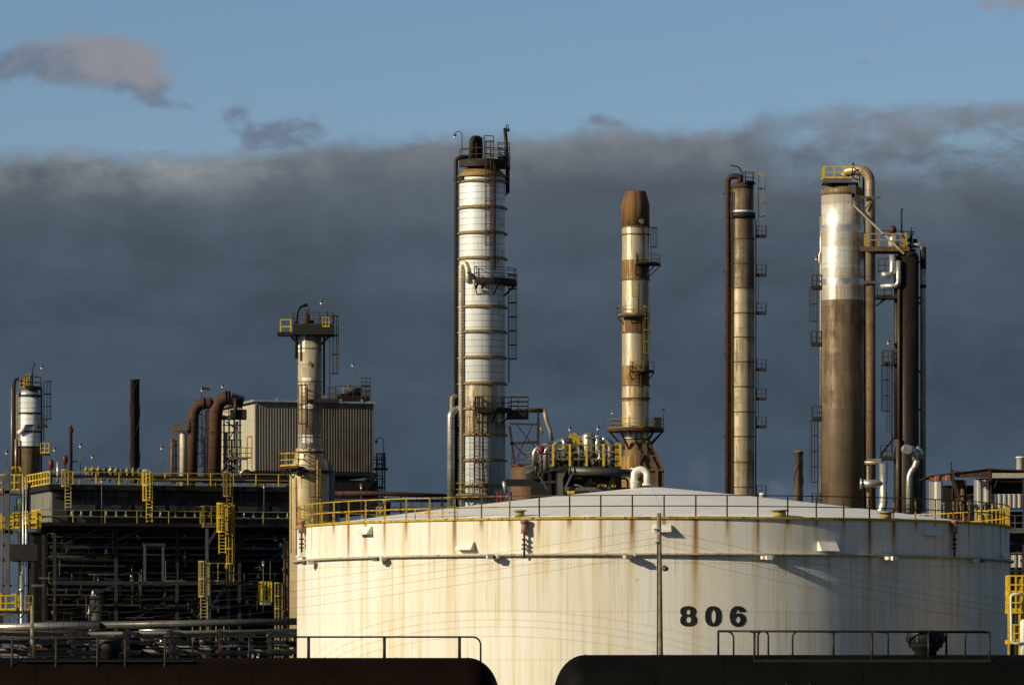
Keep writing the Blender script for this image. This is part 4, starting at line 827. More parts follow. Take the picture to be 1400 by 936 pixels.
# ================================================================ LEFT PROCESS BLOCK (grid turned 18 degrees)
TH = rad(18); CT, ST = math.cos(TH), math.sin(TH)
class Grid:
    def __init__(s, px, Y): s.Y = Y; s.x = (px - 700) * Y / FP
    def P(s, u, d, z): return Vector((s.x + u * CT - d * ST, s.Y + u * ST + d * CT, z))
    def u(s, px, d=0.0):
        k = (px - 700) / FP; x0 = s.x - d * ST; y0 = s.Y + d * CT; return (k * y0 - x0) / (CT - k * ST)
    def z(s, py, u=0.0, d=0.0): return CAM_Z + (903 - py) * (s.Y + u * ST + d * CT) / FP
    def at(s, px, py, d=0.0): u = s.u(px, d); return s.P(u, d, s.z(py, u, d))
    def box(s, m, u0, u1, d0, d1, z0, z1, mi=0):
        m.hexa([s.P(u0, d0, z0), s.P(u1, d0, z0), s.P(u1, d1, z0), s.P(u0, d1, z0), s.P(u0, d0, z1), s.P(u1, d0, z1), s.P(u1, d1, z1), s.P(u0, d1, z1)], mi)
    def corr(s, m, u0, u1, d, z0, z1, pitch=.6, dep=.12, side=False, mi=0):
        # ribbed sheet along u (side=False) or along d
        n = max(1, int(abs(u1 - u0) / pitch)); st = (u1 - u0) / n; f = (lambda a, o, z: s.P(d + o, a, z)) if side else (lambda a, o, z: s.P(a, d + o, z))
        for k in range(n):
            a = u0 + k * st; pts = [(a, 0), (a + st * .42, 0), (a + st * .54, -dep), (a + st * .88, -dep), (a + st, 0)]
            for (a0, o0), (a1, o1) in zip(pts, pts[1:]):
                b = len(m.v); m.v += [tuple(f(a0, o0, z0)), tuple(f(a1, o1, z0)), tuple(f(a1, o1, z1)), tuple(f(a0, o0, z1))]
                m.quad([b, b + 1, b + 2, b + 3] if not side else [b + 1, b, b + 3, b + 2], [(a0, z0), (a1, z0), (a1, z1), (a0, z1)], mi)
PANEL = clad('heater_casing', (.085, .083, .078), (.045, .045, .044), (.03, .02, .015), .4, 2.6, 2.4, .6, .1, .55, .06)
RIBM = clad('ribbed_wall_grey', (.24, .235, .22), (.18, .175, .165), (.12, .08, .05), .25, 3.5, 30, .3, .1, .5, .03)
CREAM = clad('ribbed_wall_cream', (.24, .215, .18), (.19, .17, .14), (.17, .12, .07), .25, 4.5, 30, .3, .05, .55, .03)

def furnace():
    G = Grid(72, 440)
    R = thing('process_furnace', 'long dark furnace block with yellow railed walkways and caged ladders at left', 'furnace', G.P(0, 0, 0))
    L = G.u(398) + 3; zt = G.z(662); z1 = G.z(697); z2 = G.z(714.5); D = 10.5
    m = MB(); G.box(m, .05, L, .12, D, z2 - .2, zt - .55); m.build('casing', PANEL, R)
    m = MB(); G.corr(m, 0.3, D, .05, z2, zt - .55, .95, .22, True); m.build('end_wall', RIBM, R)
    # pilasters and casing trim on the front
    m = MB(); u = 1.4
    while u < L:
        m.beam(G.P(u, .04, z2 + .1), G.P(u, .04, zt - .6), .14, .14); u += 1.35 + .5 * random.random()
    G.box(m, .2, L, -.15, .12, z1 + 1.2, z1 + 1.32); m.build('casing_ribs', 'steel_dark', R)
    for k in range(7):
        u0 = 1.2 + k * 3.4
        if u0 + 2.9 > L: break
        m = MB(); G.box(m, u0, u0 + 2.9, -.55, .1, z2 + 1.15, z2 + 1.75); o = m.build('burner_duct', 'steel_blue', R)
        for q in range(3):
            m = MB(); p = G.P(u0 + .5 + q * .95, -.62, z2 + .75); m.cyl(p, p + Vector((.02, -.22, -.02)), .15, .11, 10); m.cyl(p, p + Vector((0, .02, .4)), .05, .05, 6); m.build('burner_head', 'silver', o)
    # top floor, rail
    m = MB(); G.box(m, -.6, L, -1.0, D + .6, zt - .5, zt); m.build('top_floor', 'black', R)
    m = MB(); m.rail([G.P(-.5, D, zt), G.P(-.5, -.9, zt)], 1.2, 1.25, .11); m.rail([G.P(-.5, -.9, zt), G.P(L, -.9, zt)], 1.2, 2.2, .07, toe=False); m.build('guard_rail', 'yellow', R)
    m = MB(); m.rail([G.P(1, D, zt), G.P(L, D, zt)], 1.2, 2.0, .07, toe=False); m.build('guard_rail', 'yellow_dull', R)
    m = MB(); m.beam(G.P(0, 2, zt + .9), G.P(L, 2, zt + .9), .28); m.tube([G.P(9, 1.2, zt + .62), G.P(L, 1.2, zt + .62)], .2, 10); m.build('top_header_pipe', 'soot', R)
    # lower walkway
    m = MB(); G.box(m, -1.6, L, -1.7, .12, z2 - .3, z2); G.box(m, -1.6, 0, .12, D, z2 - .3, z2); m.build('walkway', 'steel_dark', R)
    m = MB(); m.rail([G.P(-1.5, D, z2), G.P(-1.5, -1.6, z2)], 1.2, 1.2, .12); m.build('guard_rail', 'yellow', R)
    m = MB(); m.rail([G.P(-1.5, -1.6, z2), G.P(L, -1.6, z2)], 1.2, 3.0, .07, toe=False); m.build('guard_rail', 'yellow_dull', R)
    # caged ladders
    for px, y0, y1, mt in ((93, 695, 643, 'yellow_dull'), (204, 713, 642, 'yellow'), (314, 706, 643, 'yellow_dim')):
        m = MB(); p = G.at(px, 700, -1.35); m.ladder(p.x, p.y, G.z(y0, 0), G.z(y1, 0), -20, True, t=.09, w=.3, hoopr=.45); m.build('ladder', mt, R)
    # steel frame below
    rows = [0.0, 5.0, 10.0]; us = [0.2, 6.2, 12.2, 18.4, L - .3]
    for d in rows:
        for u in us:
            m = MB(); m.beam(G.P(u, d, 0), G.P(u, d, z2 - .3), .32); m.build('frame_leg', 'steel_dark', R)
    for i, (z, d) in enumerate(((G.z(722), 0), (G.z(747), 0), (G.z(765), 0), (G.z(782), 0), (G.z(797), 0), (G.z(818), 0), (G.z(747), 5), (G.z(782), 5), (G.z(818), 5))):
        m = MB(); m.beam(G.P(-.2, d, z), G.P(L, d, z), .16, .3 if i in (1, 4) else .2); m.build('frame_beam', 'steel_blue' if i in (1, 4) else 'steel_dark', R)
    for (a, za, b, zb) in ((0.5, 747, 4.5, 722), (4.8, 747, 8.5, 724), (17.5, 747, 21, 722), (15, 770, 19, 745), (20, 775, 24, 740), (2, 822, 6, 800), (8, 845, 11, 822), (12, 820, 15, 850)):
        m = MB(); m.beam(G.P(a, .0, G.z(za)), G.P(b, .0, G.z(zb)), .14); m.build('frame_brace', 'steel_blue', R)
    # portal frame standing proud at px 198-222
    m = MB(); a = G.at(198, 744, -1.2); b = G.at(223, 744, -1.2)
    for p in (a, b): m.beam(p, Vector((p.x, p.y, G.z(797))), .25)
    m.beam(a + Vector((-.2, 0, 0)), b + Vector((.2, 0, 0)), .25); m.beam(G.P(-.1, -1.2, G.z(796)), G.P(17, -1.2, G.z(796)), .3, .35); m.build('portal_frame', 'steel_blue', R)
    # equipment behind the frame; the black box stands in for deep shade
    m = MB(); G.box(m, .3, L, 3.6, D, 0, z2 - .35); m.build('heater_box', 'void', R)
    for k in (1, 4):
        m = MB(); u0 = 1.6 + k * 3.5; p = G.P(u0, 2.6, 0); m.lathe(p.x, p.y, [(.0, .9), (G.z(800) - (k % 3) * .9, .9), (G.z(795) - (k % 3) * .9, .3)], 18); m.build('vessel', 'steel_dark', R)
    for k in range(58):
        z = G.z(random.uniform(720, 868)); d = random.uniform(-.4, 3.0); r = random.choice((.03, .04, .05, .07, .09, .13)); u0 = random.uniform(-1, 14); u1 = min(L, u0 + random.uniform(4, 12)); m = MB()
        pts = [G.P(u0, d, z), G.P(u1, d, z)]
        if random.random() < .55: pts.append(G.P(u1, d, z - random.choice((-1, 1)) * random.uniform(.8, 2.4)))
        if random.random() < .4: pts.insert(0, G.P(u0, d, z + random.uniform(-2, 2)))
        m.tube(path(pts, .3), r, 8); m.build('process_pipe', random.choice(('pipe_dark', 'steel_dark', 'steel_dark', 'black', 'pipe_brown', 'steel_blue', 'steel_dark')), R)
    for k in range(26):
        z = G.z(random.uniform(722, 850)); u0 = random.uniform(0, L - 1); d = random.uniform(-.6, 2); m = MB(); hgt = random.uniform(1, 3.5)
        m.cyl(G.P(u0, d, z), G.P(u0, d, z - hgt), .05, .05, 6); m.cyl(G.P(u0, d, z - hgt * .4), G.P(u0, d, z - hgt * .4 - .3), .16, .16, 10); m.build('valve_line', random.choice(('steel_grey', 'steel_dark', 'silver', 'brown')), R)
    for k in range(9):
        z = G.z(random.choice((722, 765, 782, 818))); u0 = k * 2.6 + .6; m = MB(); m.beam(G.P(u0, -.3, z), G.P(u0, -.3, z - random.uniform(1.2, 2.6)), .07); m.build('hanger_rod', 'steel_grey', R)
    # fine layers of rails, trays and hangers
    for py, d in ((733, .6), (741, 2.2), (756, .9), (772, 2.4), (789, 1.2), (806, .5), (826, 1.8), (836, .6), (848, 1.4), (728, 2.6), (762, 2.8), (812, 2.6)):
        m = MB(); z = G.z(py); m.beam(G.P(0, d, z), G.P(L, d, z), .09, .13)
        u = random.uniform(0, 1.5)
        while u < L: h = random.uniform(.4, 1.1); m.beam(G.P(u, d, z), G.P(u, d, z + h), .05); u += random.uniform(1.2, 2.6)
        if random.random() < .6: m.beam(G.P(0, d, z + .55), G.P(L, d, z + .55), .045)
        m.build('cable_tray', random.choice(('steel_blue', 'steel_grey', 'steel_dark')), R)
    for k in range(9):
        u = 1.0 + k * 2.8 + random.uniform(-.4, .4); m = MB(); z = G.z(random.choice((747, 782, 818))); m.beam(G.P(u, .8, z), G.P(u + 1.4, .8, z + 1.5), .07); m.beam(G.P(u + 1.4, .8, z + 1.5), G.P(u + 2.8, .8, z), .07); m.build('truss', 'steel_blue', R)
    for k in range(16):
        u = random.uniform(.5, L - 1); p = G.P(u, random.uniform(-.3, 1.5), G.z(random.uniform(725, 855))); m = MB(); m.lathe(p.x, p.y, [(p.z, .05), (p.z + .1, .13), (p.z + .32, .13), (p.z + .4, .05)], 10); m.beam(p - Vector((.2, 0, 0)), p + Vector((.25, 0, .0)), .06); m.build('valve', random.choice(('silver', 'white', 'steel_grey')), R)
    # yellow walkway at mid height
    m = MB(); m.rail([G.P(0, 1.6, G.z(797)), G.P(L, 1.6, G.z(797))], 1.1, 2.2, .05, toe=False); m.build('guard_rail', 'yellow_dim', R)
    return G
GF = furnace()

def access_tower():
    G = GF; dd = -2.6
    R = thing('access_tower', 'steel access tower with three yellow railed landings and caged ladders in front of the furnace', 'stair tower', G.at(296, 895, dd))
    def landing(x0, x1, py, mat):
        u0, u1 = G.u(x0, dd), G.u(x1, dd); z = G.z(py, 12, dd); m = MB(); G.box(m, u0, u1, dd, dd + 1.7, z - .3, z); o = m.build('landing', 'steel_grey', R)
        m = MB(); m.rail([G.P(u0, dd + 1.6, z), G.P(u0, dd, z), G.P(u1, dd, z), G.P(u1, dd + 1.6, z)], 1.75, .75, .075, mids=1); m.build('guard_rail', mat, o); return z
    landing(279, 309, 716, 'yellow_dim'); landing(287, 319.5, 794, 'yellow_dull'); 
    for x0, y0, y1, mt in ((304, 757, 689, 'yellow'), (279, 845, 768, 'yellow_dull')):
        m = MB(); p = G.at(x0, y0, dd - .3); m.ladder(p.x, p.y, G.z(y0, 12), G.z(y1, 12), 0, True, w=.32, t=.1, hoopr=.5); m.build('ladder', mt, R)
    m = MB(); p = G.at(313, 800, dd); m.ladder(p.x, p.y, G.z(800, 12), G.z(690, 12), 30, True, w=.25, t=.09); m.build('ladder', 'yellow_rust', R)
    m = MB(); z = G.z(716, 12)
    for px in (283, 312, 286):
        p = G.at(px, 850, dd + .4); m.beam(Vector((p.x, p.y, 0)), Vector((p.x, p.y, z if px == 283 else G.z(795, 12))), .3)
    m.build('tower_leg', 'steel_blue', R)
    for a_, b_ in (((284, 835), (308, 803)), ((284, 830), (315, 829)), ((284, 745), (298, 722))): m = MB(); m.beam(G.at(*a_, dd), G.at(*b_, dd), .22); m.build('tower_brace', 'steel_blue', R)
    z = G.z(873, 12, dd); m = MB(); m.rail([G.at(263, 878, dd - 1), G.at(306, 878, dd - 1)], 2.1, .8, .08, mids=1); m.build('guard_rail', 'yellow_dull', R)
    R = thing('ladder_platform', 'small bright yellow caged platform hung low beside the left edge of the tank', 'platform', G.at(370, 895, dd)); m = MB(); u0, u1 = G.u(358, dd), G.u(371, dd); z = G.z(822, 20, dd); G.box(m, u0, u1, dd, dd + 1, z - .3, z); m.build('landing', 'white', R)
    m = MB(); m.rail([G.P(u0, dd + 1, z), G.P(u0, dd, z), G.P(u1, dd, z), G.P(u1, dd + 1, z)], 1.9, .35, .1, mids=2); m.build('guard_rail', 'yellow', R)
    m = MB(); p = G.at(381, 850, dd); m.ladder(p.x, p.y, 0, G.z(797, 20), 0, True, w=.28, t=.07); m.build('ladder', 'yellow_dull', R)
    m = MB(); p = G.at(381, 850, dd + .6); m.cyl((p.x, p.y, 0), (p.x, p.y, G.z(820, 20)), .1, .1, 8); m.build('standpipe', 'silver', R)
    for k, (px, y0, y1, mt) in enumerate(((389, 895, 735, 'rust'), (393, 895, 740, 'brown'), (397, 895, 742, 'rust_dark'), (401, 880, 770, 'steel_grey'))):
        m = MB(); p = G.at(px, y0, dd + k * .3); m.cyl((p.x, p.y, 0), (p.x, p.y, G.z(y1, 20)), .12, .12, 8)
        for q in (.3, .55, .8): m.cyl((p.x, p.y, G.z(y1, 20) * q), (p.x, p.y, G.z(y1, 20) * q + .35), .24, .24, 10)
        o = tag(m.build('standpipe', mt, None, (p.x, p.y, 0)), ['leftmost and rustiest standpipe at the left edge of the tank', 'light brown standpipe at the left edge of the tank, right of the rustiest one', 'dark red standpipe close to the left edge of the tank', 'grey standpipe nearest the left edge of the tank'][k], 'pipe', 'standpipes beside the tank')
access_tower()

def left_tower():
    Y = 400; s = FP / Y; P = lambda px, py, dy=0: W(px, py, Y) + Vector((0, dy, 0))
    R = thing('platform_tower', 'open steel tower with stacked yellow railed platforms at the far left edge', 'platform tower', P(10, 880))
    for px, w in ((10, .4), (40, .25), (20, .25)):
        m = MB(); p = P(px, 700); m.beam((p.x, p.y + (0 if px in (10, 40) else 4), 0), (p.x, p.y + (0 if px in (10, 40) else 4), P(0, 638 if px == 10 else 660).z), w); m.build('tower_leg', 'steel_grey' if px == 10 else 'steel_dark', R)
    for y, x0, x1 in ((670, -15, 31), (724, 0, 12), (722, 18, 50), (833, -20, 22)):
        p0, p1 = P(x0, y), P(x1, y); m = MB(); m.box(((p0.x + p1.x) / 2, Y + 1.6, p0.z - .15), (p1.x - p0.x, 3.6, .3)); o = m.build('platform', 'steel_grey', R)
        m = MB(); m.rail([(p0.x, Y + 3.2, p0.z), (p0.x, Y - .1, p0.z), (p1.x, Y - .1, p0.z), (p1.x, Y + 3.2, p0.z)], 1.35, .75, .09, mids=1); m.build('guard_rail', 'yellow', o)
    m = MB(); m.rail([P(16, 668, .5), P(27, 668, .5)], 1.9, .3, .1, mids=3); m.build('ladder_cage', 'yellow', R); m = MB(); m.rail([P(19, 722, .5), P(30, 722, .5)], 1.9, .3, .1, mids=2); m.build('ladder_cage', 'yellow', R)
    m = MB(); p = P(30, 697); m.lathe(p.x, p.y + .5, [(p.z, .55), (P(0, 681).z, .55), (P(0, 678).z, .2)], 20); m.build('green_drum', 'green', R)
    m = MB(); m.box(P(34, 755, -.6), (2.4, 1.4, 1.4)); m.build('equipment_cabinet', 'steel_dark', R)
    for px, r, mt in ((32, .07, 'silver'), (36, .06, 'silver'), (27, .05, 'steel_grey'), (4, .06, 'brown')):
        m = MB(); p = P(px, 780, -.2); m.cyl((p.x, p.y, P(0, 850).z), (p.x, p.y, P(0, 650).z), r, r, 8); m.build('riser_pipe', mt, R)
    m = MB(); m.beam(P(0, 745), P(45, 745), .25); m.beam(P(-5, 765), P(50, 765), .3); m.beam(P(12, 722), P(32, 705), .12); m.beam(P(0, 800), P(60, 800), .2); m.build('cross_beam', 'steel_grey', R)
    # silver standpipe and yellow rail low down
    q = W(29.5, 834, 330); m = MB(); m.cyl((q.x, q.y, .5), (q.x, q.y, W(0, 786, 330).z), .13, .13, 12); m.cyl((q.x, q.y, W(0, 786, 330).z), (q.x, q.y, W(0, 780, 330).z), .06, .03, 8); m.cyl((q.x, q.y, W(0, 808, 330).z), (q.x, q.y, W(0, 804, 330).z), .2, .2, 12)
    tag(m.build('standpipe', 'silver', None, (q.x, q.y, 0)), 'bright silver pointed standpipe at far left above the pipe rack', 'pipe')
    R2 = thing('valve_platform', 'low platform with dull yellow rails beside the silver standpipe at far left', 'platform', W(10, 890, 325)); m = MB(); p0, p1 = W(-5, 834, 325), W(45, 834, 325); m.box(((p0.x + p1.x) / 2, 326, p0.z - .12), (p1.x - p0.x, 2, .2)); m.build('deck', 'steel_dark', R2); m = MB(); m.rail([W(-5, 834, 325), W(21, 834, 325)], 1.05, .55, .07); m.build('guard_rail', 'yellow', R2); m = MB(); m.rail([W(34, 834, 325), W(45, 834, 325)], 1.05, .3, .05); m.build('guard_rail', 'yellow_dull', R2)
    m = MB()
    for x in (p0.x + .2, p1.x - .2): m.beam((x, 326, 0), (x, 326, p0.z), .2)
    m.build('leg', 'steel_dark', R2)
left_tower()

def boiler_house():
    G = Grid(349, 500); R = thing('boiler_house', 'large ribbed metal building with a cream end wall raised behind the tan column', 'building', G.P(0, 0, 0))
    L = G.u(511); zt = G.z(549); zb = G.z(643); D = 15
    m = MB(); G.box(m, .1, L - .1, .1, D, zb, zt); m.build('core', 'steel_dark', R)
    us = G.u(428); m = MB(); G.corr(m, 0, us, .08, zb, zt, .30, .055); m.build('front_wall', CREAM, R); m = MB(); G.corr(m, us + .05, L, .08, zb, zt, .30, .055); m.build('front_wall', clad('ribbed_wall_brown', (.15, .128, .10), (.115, .098, .075), (.09, .06, .035), .3, 4.5, 30, .3, .05, .55, .03), R)
    m = MB(); G.box(m, -.06, .1, 0, D, zb, zt - .25); m.build('end_wall', clad('cream_end_wall', (.44, .40, .31), (.38, .345, .26), (.3, .22, .12), .2, 4, 5.5, .35, .0, .6, .04), R)
    m = MB(); G.box(m, -.3, L + .15, -.25, D + .2, zt, zt + .22); 
    for k in range(1, 6): G.box(m, k * 2.4 - .1, k * 2.4 + .1, -.3, -.15, zt + .2, zt + .45)
    m.build('roof', 'silver', R)
    m = MB()
    for u in (0.4, L * .35, L * .68, L - .4):
        for d in (.6, D - 1): m.beam(G.P(u, d, 0), G.P(u, d, zb), .4)
    m.build('frame_leg', 'steel_dark', R)
    m = MB(); G.box(m, -1, L + .4, .0, D, zb - .45, zb - .05); G.box(m, 7.5, L + .6, .3, D, G.z(700), zb - .9); m.beam(G.P(L - 3, 0, G.z(668)), G.P(L + .2, 0, zb - .3), .25); m.beam(G.P(L - 1, 0, G.z(670)), G.P(L + .2, 0, zb - .5), .25); m.build('support_box', 'steel_dark', R)
    # small window/door detail on the end wall
    m = MB(); m.beam(G.P(-.12, 1.0, zb + .1), G.P(-.12, 1.0, zb + 3.8), .1); m.beam(G.P(-.12, 3, zb + .1), G.P(-.12, 3, zb + 3.8), .1); m.beam(G.P(-.12, 1, zb + 3.8), G.P(-.12, 3, zb + 3.8), .1); m.build('door_frame', 'yellow_dull', R)
    # rooftop equipment
    T = thing('rooftop_platform', 'steel rooftop platform with rails and a tank on the right end of the ribbed building', 'platform', G.P(L - 3, 3, zt + .22)); z = G.z(547) + .1
    u0 = G.u(460, 1.5); m = MB(); G.box(m, u0, L - .1, 1.2, 4.5, z + .15, z + .5); G.box(m, u0 + .5, u0 + 2.8, 1.5, 3.5, z + .5, z + .9); m.build('deck', 'steel_dark', T)
    m = MB(); m.rail([G.P(u0, 4, z + .5), G.P(u0, 1.2, z + .5), G.P(L - .2, 1.2, z + .5), G.P(L - .2, 4, z + .5)], 1.2, 1, .06); m.rail([G.P(L - 1.1, 1.0, z + 1.7), G.P(L - .1, 1.0, z + 1.7)], .9, .5, .06); m.rail([G.P(L - 1.1, 1.0, z + .3), G.P(L - .1, 1.0, z + .3)], 1.4, .5, .08, mids=2); m.build('guard_rail', 'rust_rail', T)
    m = MB(); m.tube([G.P(u0 + .8, 2, z + 1.2), G.P(u0 + 3, 2, z + 1.2)], .42, 14); m.cyl(G.P(u0 + 1.6, 2, z + 1.2), G.P(u0 + 1.6, 2, z + 2), .12, .12, 8); m.build('drum', 'steel_grey', T)
    p = G.P(u0 + 1.8, 2, z); s = FP / 506
    lamp(482, 497, 545, 505, 'tall lamp post with a ball head on the ribbed building roof')
    # ladder tower right of it
    T = thing('ladder_tower', 'narrow steel ladder tower at the right end of the ribbed building', 'stair tower', W(516, 890, 508)); m = MB()
    for px in (508, 526): 
        p = W(px, 700, 508); m.beam((p.x, p.y, 0), (p.x, p.y, W(0, 618, 508).z), .14)
    y = 628
    while y < 720: m.beam(W(508, y, 508), W(526, y, 508), .12); y += 13
    m.beam(W(508, 690, 508), W(526, 655, 508), .08); m.build('frame', 'steel_dark', T); m = MB(); m.box(W(516, 641, 507.5), (2.3, 1.6, .2)); m.build('platform', 'steel_dark', T)
    m = MB(); m.rail([W(505, 641, 506.8), W(527, 641, 506.8)], 1.3, .8, .07); p = W(519, 690, 507); m.ladder(p.x, p.y, 2, W(0, 620, 507).z, 0, True, t=.07); m.build('ladder', 'rust_rail', T)
    lamp(524.5, 600, 641, 508, 'hooked lamp post on the ladder tower right of the ribbed building', -1, .8)
boiler_house()

def ducts():
    Y = 470; P = lambda px, py, dy=0: W(px, py, Y) + Vector((0, dy, 0))
    for nm, lab, pts, r, ty in (('flue_duct', 'left of the two rust brown gooseneck ducts above the furnace', [P(262, 672), P(264, 567), P(270, 553), P(284, 551), P(290, 551)], .55, 0), ('flue_duct', 'right and thicker of the two rust brown gooseneck ducts above the furnace', [P(293, 672), P(294.5, 562), P(301, 546), P(316, 543.5)], .68, 0)):
        R = thing(nm, lab, 'duct', pts[0], 'rust brown gooseneck ducts'); m = MB(); m.tube(path(pts, 2.0, 12), r, 24); m.build('duct', 'rust', R)
        p = pts[0]; s = FP / Y
        for py in (640, 610, 590, 573):
            q = P(262 + (p.x + 32.67) * 0 if r < .6 else 293.5, py); m = MB(); q.x = pts[0].x + (pts[1].x - pts[0].x) * (py - 672) / (567 - 672.0); m.ring(q.x, q.y, q.z, r, .09, .05, 24); m.build('flange', 'rust_dark', R)
        for px in ((279,) if r < .6 else (309, 313)):
            q = P(px, pts[-1].z); z = pts[-1].z; m = MB(); x = (px - 700) * Y / FP; m.tube([(x - .06, Y, z), (x + .06, Y, z)], r + .09, 24); m.build('flange', 'steel_dark', R)
    R = thing('expansion_joint', 'dark ribbed bellows section ending the right gooseneck duct', 'duct', P(316, 560)); m = MB(); x0, x1 = P(316, 545).x, P(332, 545).x; rr = []; pp = []
    for k in range(25): pp.append((x0 + (x1 - x0) * k / 24, Y, P(0, 546 + k * .2).z)); rr.append(.75 if k % 4 < 2 else .55)
    m.tube(pp, .7, 20, True, 0, rr); m.build('bellows', 'soot', R); m = MB(); m.cyl(P(323, 545, -.9), P(323, 572, -.9), .22, .22, 10); m.box(P(326, 566), (1.6, 1.6, .9)); m.build('hanger', 'steel_dark', R)
    # support scaffold with pipes
    R = thing('duct_scaffold', 'pale steel scaffold with ladders and pipes around the brown gooseneck ducts', 'scaffold', P(310, 660, 2))
    m = MB()
    for px in (278, 283, 305, 312, 319, 327):
        m.beam(P(px, 660, 1.5), P(px, 566 if px > 300 else 555, 1.5), .16)
    y = 570
    while y < 655: m.beam(P(303, y, 1.5), P(329, y, 1.5), .12); m.beam(P(274, y + 4, 1.5), P(285, y + 4, 1.5), .12); y += 10
    m.beam(P(305, 600, 1.4), P(327, 640, 1.4), .1); m.beam(P(308, 575, 1.4), P(325, 588, 1.4), .14); m.beam(P(325, 575, 1.4), P(312, 600, 1.4), .1); m.build('frame', 'steel_grey', R)
    m = MB(); m.box(P(318, 571, 1), (2.6, 2.2, .22)); m.box(P(322, 626, 1), (2.2, 2, .2)); o = m.build('platform', 'steel_grey', R); m = MB(); m.rail([P(304, 570, 0), P(331, 570, 0)], 1.1, .6, .07); m.rail([P(313, 626, 0), P(343, 626, 1)], 1.1, .7, .07); m.build('guard_rail', 'yellow_dull', o)
    for px, y0, y1, r, mt in ((281, 660, 560, .14, 'white'), (308, 660, 590, .2, 'pipe_tan'), (316, 660, 600, .12, 'pipe'), (323, 660, 575, .16, 'white'), (328, 660, 600, .1, 'pipe')):
        m = MB(); m.cyl(P(px, y0, 1), P(px, y1, 1), r, r, 10); m.build('riser_pipe', mt, R)
    m = MB(); p = P(271, 700, 1.4); m.ladder(p.x, p.y, P(0, 665).z, P(0, 548).z, 0, True, t=.06); m.rail([P(265, 548, 1), P(285, 548, 1)], 1.1, .6, .06); m.beam(P(275, 550), P(275, 535), .1); m.build('ladder', 'steel_grey', R)
    for k in range(10):
        m = MB(); p = P(random.uniform(302, 345), random.uniform(635, 655), random.uniform(-1, 1)); m.tube(path([p, p + Vector((.5, 0, .5)), p + Vector((1.1, 0, .1))], .3), .11, 8); m.cyl(p - Vector((0, 0, .4)), p, .2, .2, 8); m.build('valve', random.choice(('silver', 'steel_grey', 'steel_dark')), R)
    R = thing('cream_vessel', 'narrow cream vessel with a brown top frame left of the brown ducts', 'vessel', P(250.5, 660)); m = MB(); q = P(250.5, 600); m.lathe(q.x, q.y, [(P(0, 665).z, .36), (P(0, 594).z, .36), (P(0, 591).z, .2)], 24); m.build('shell', clad('cream_vessel', (.62, .56, .42), (.5, .42, .26), (.28, .18, .06), .3, 2, 2, .4, .1, .5), R)
    m = MB()
    for px in (236, 240): m.beam(P(px, 660, .5), P(px, 578, .5), .2)
    for y in (580, 589, 602, 608, 622, 640): m.beam(P(234, y, .5), P(246, y, .5), .12)
    m.box(P(250, 588, 0), (1.2, 1.4, .2)); m.rail([P(241, 588, -.6), P(258, 588, -.6)], .9, .5, .08); m.cyl(P(235, 660, .3), P(235, 600, .3), .2, .2, 8); m.build('frame', 'brown', R)
    # thin building-edge mast etc
    lamp(276, 531, 560, 470, 'floodlight post left of the two on top of the brown ducts'); lamp(304, 526, 548, 470, 'lamp post on top of the right brown duct'); lamp(221, 610, 652, 452, 'lamp post between the spiral chimney and the cream vessel')
    m = MB(); m.beam(P(276, 530), P(287, 532), .22); tag(m.build('flood_lamp', 'black', None, P(281, 531)), 'black flood lamp bar above the left brown duct', 'lamp')
ducts()

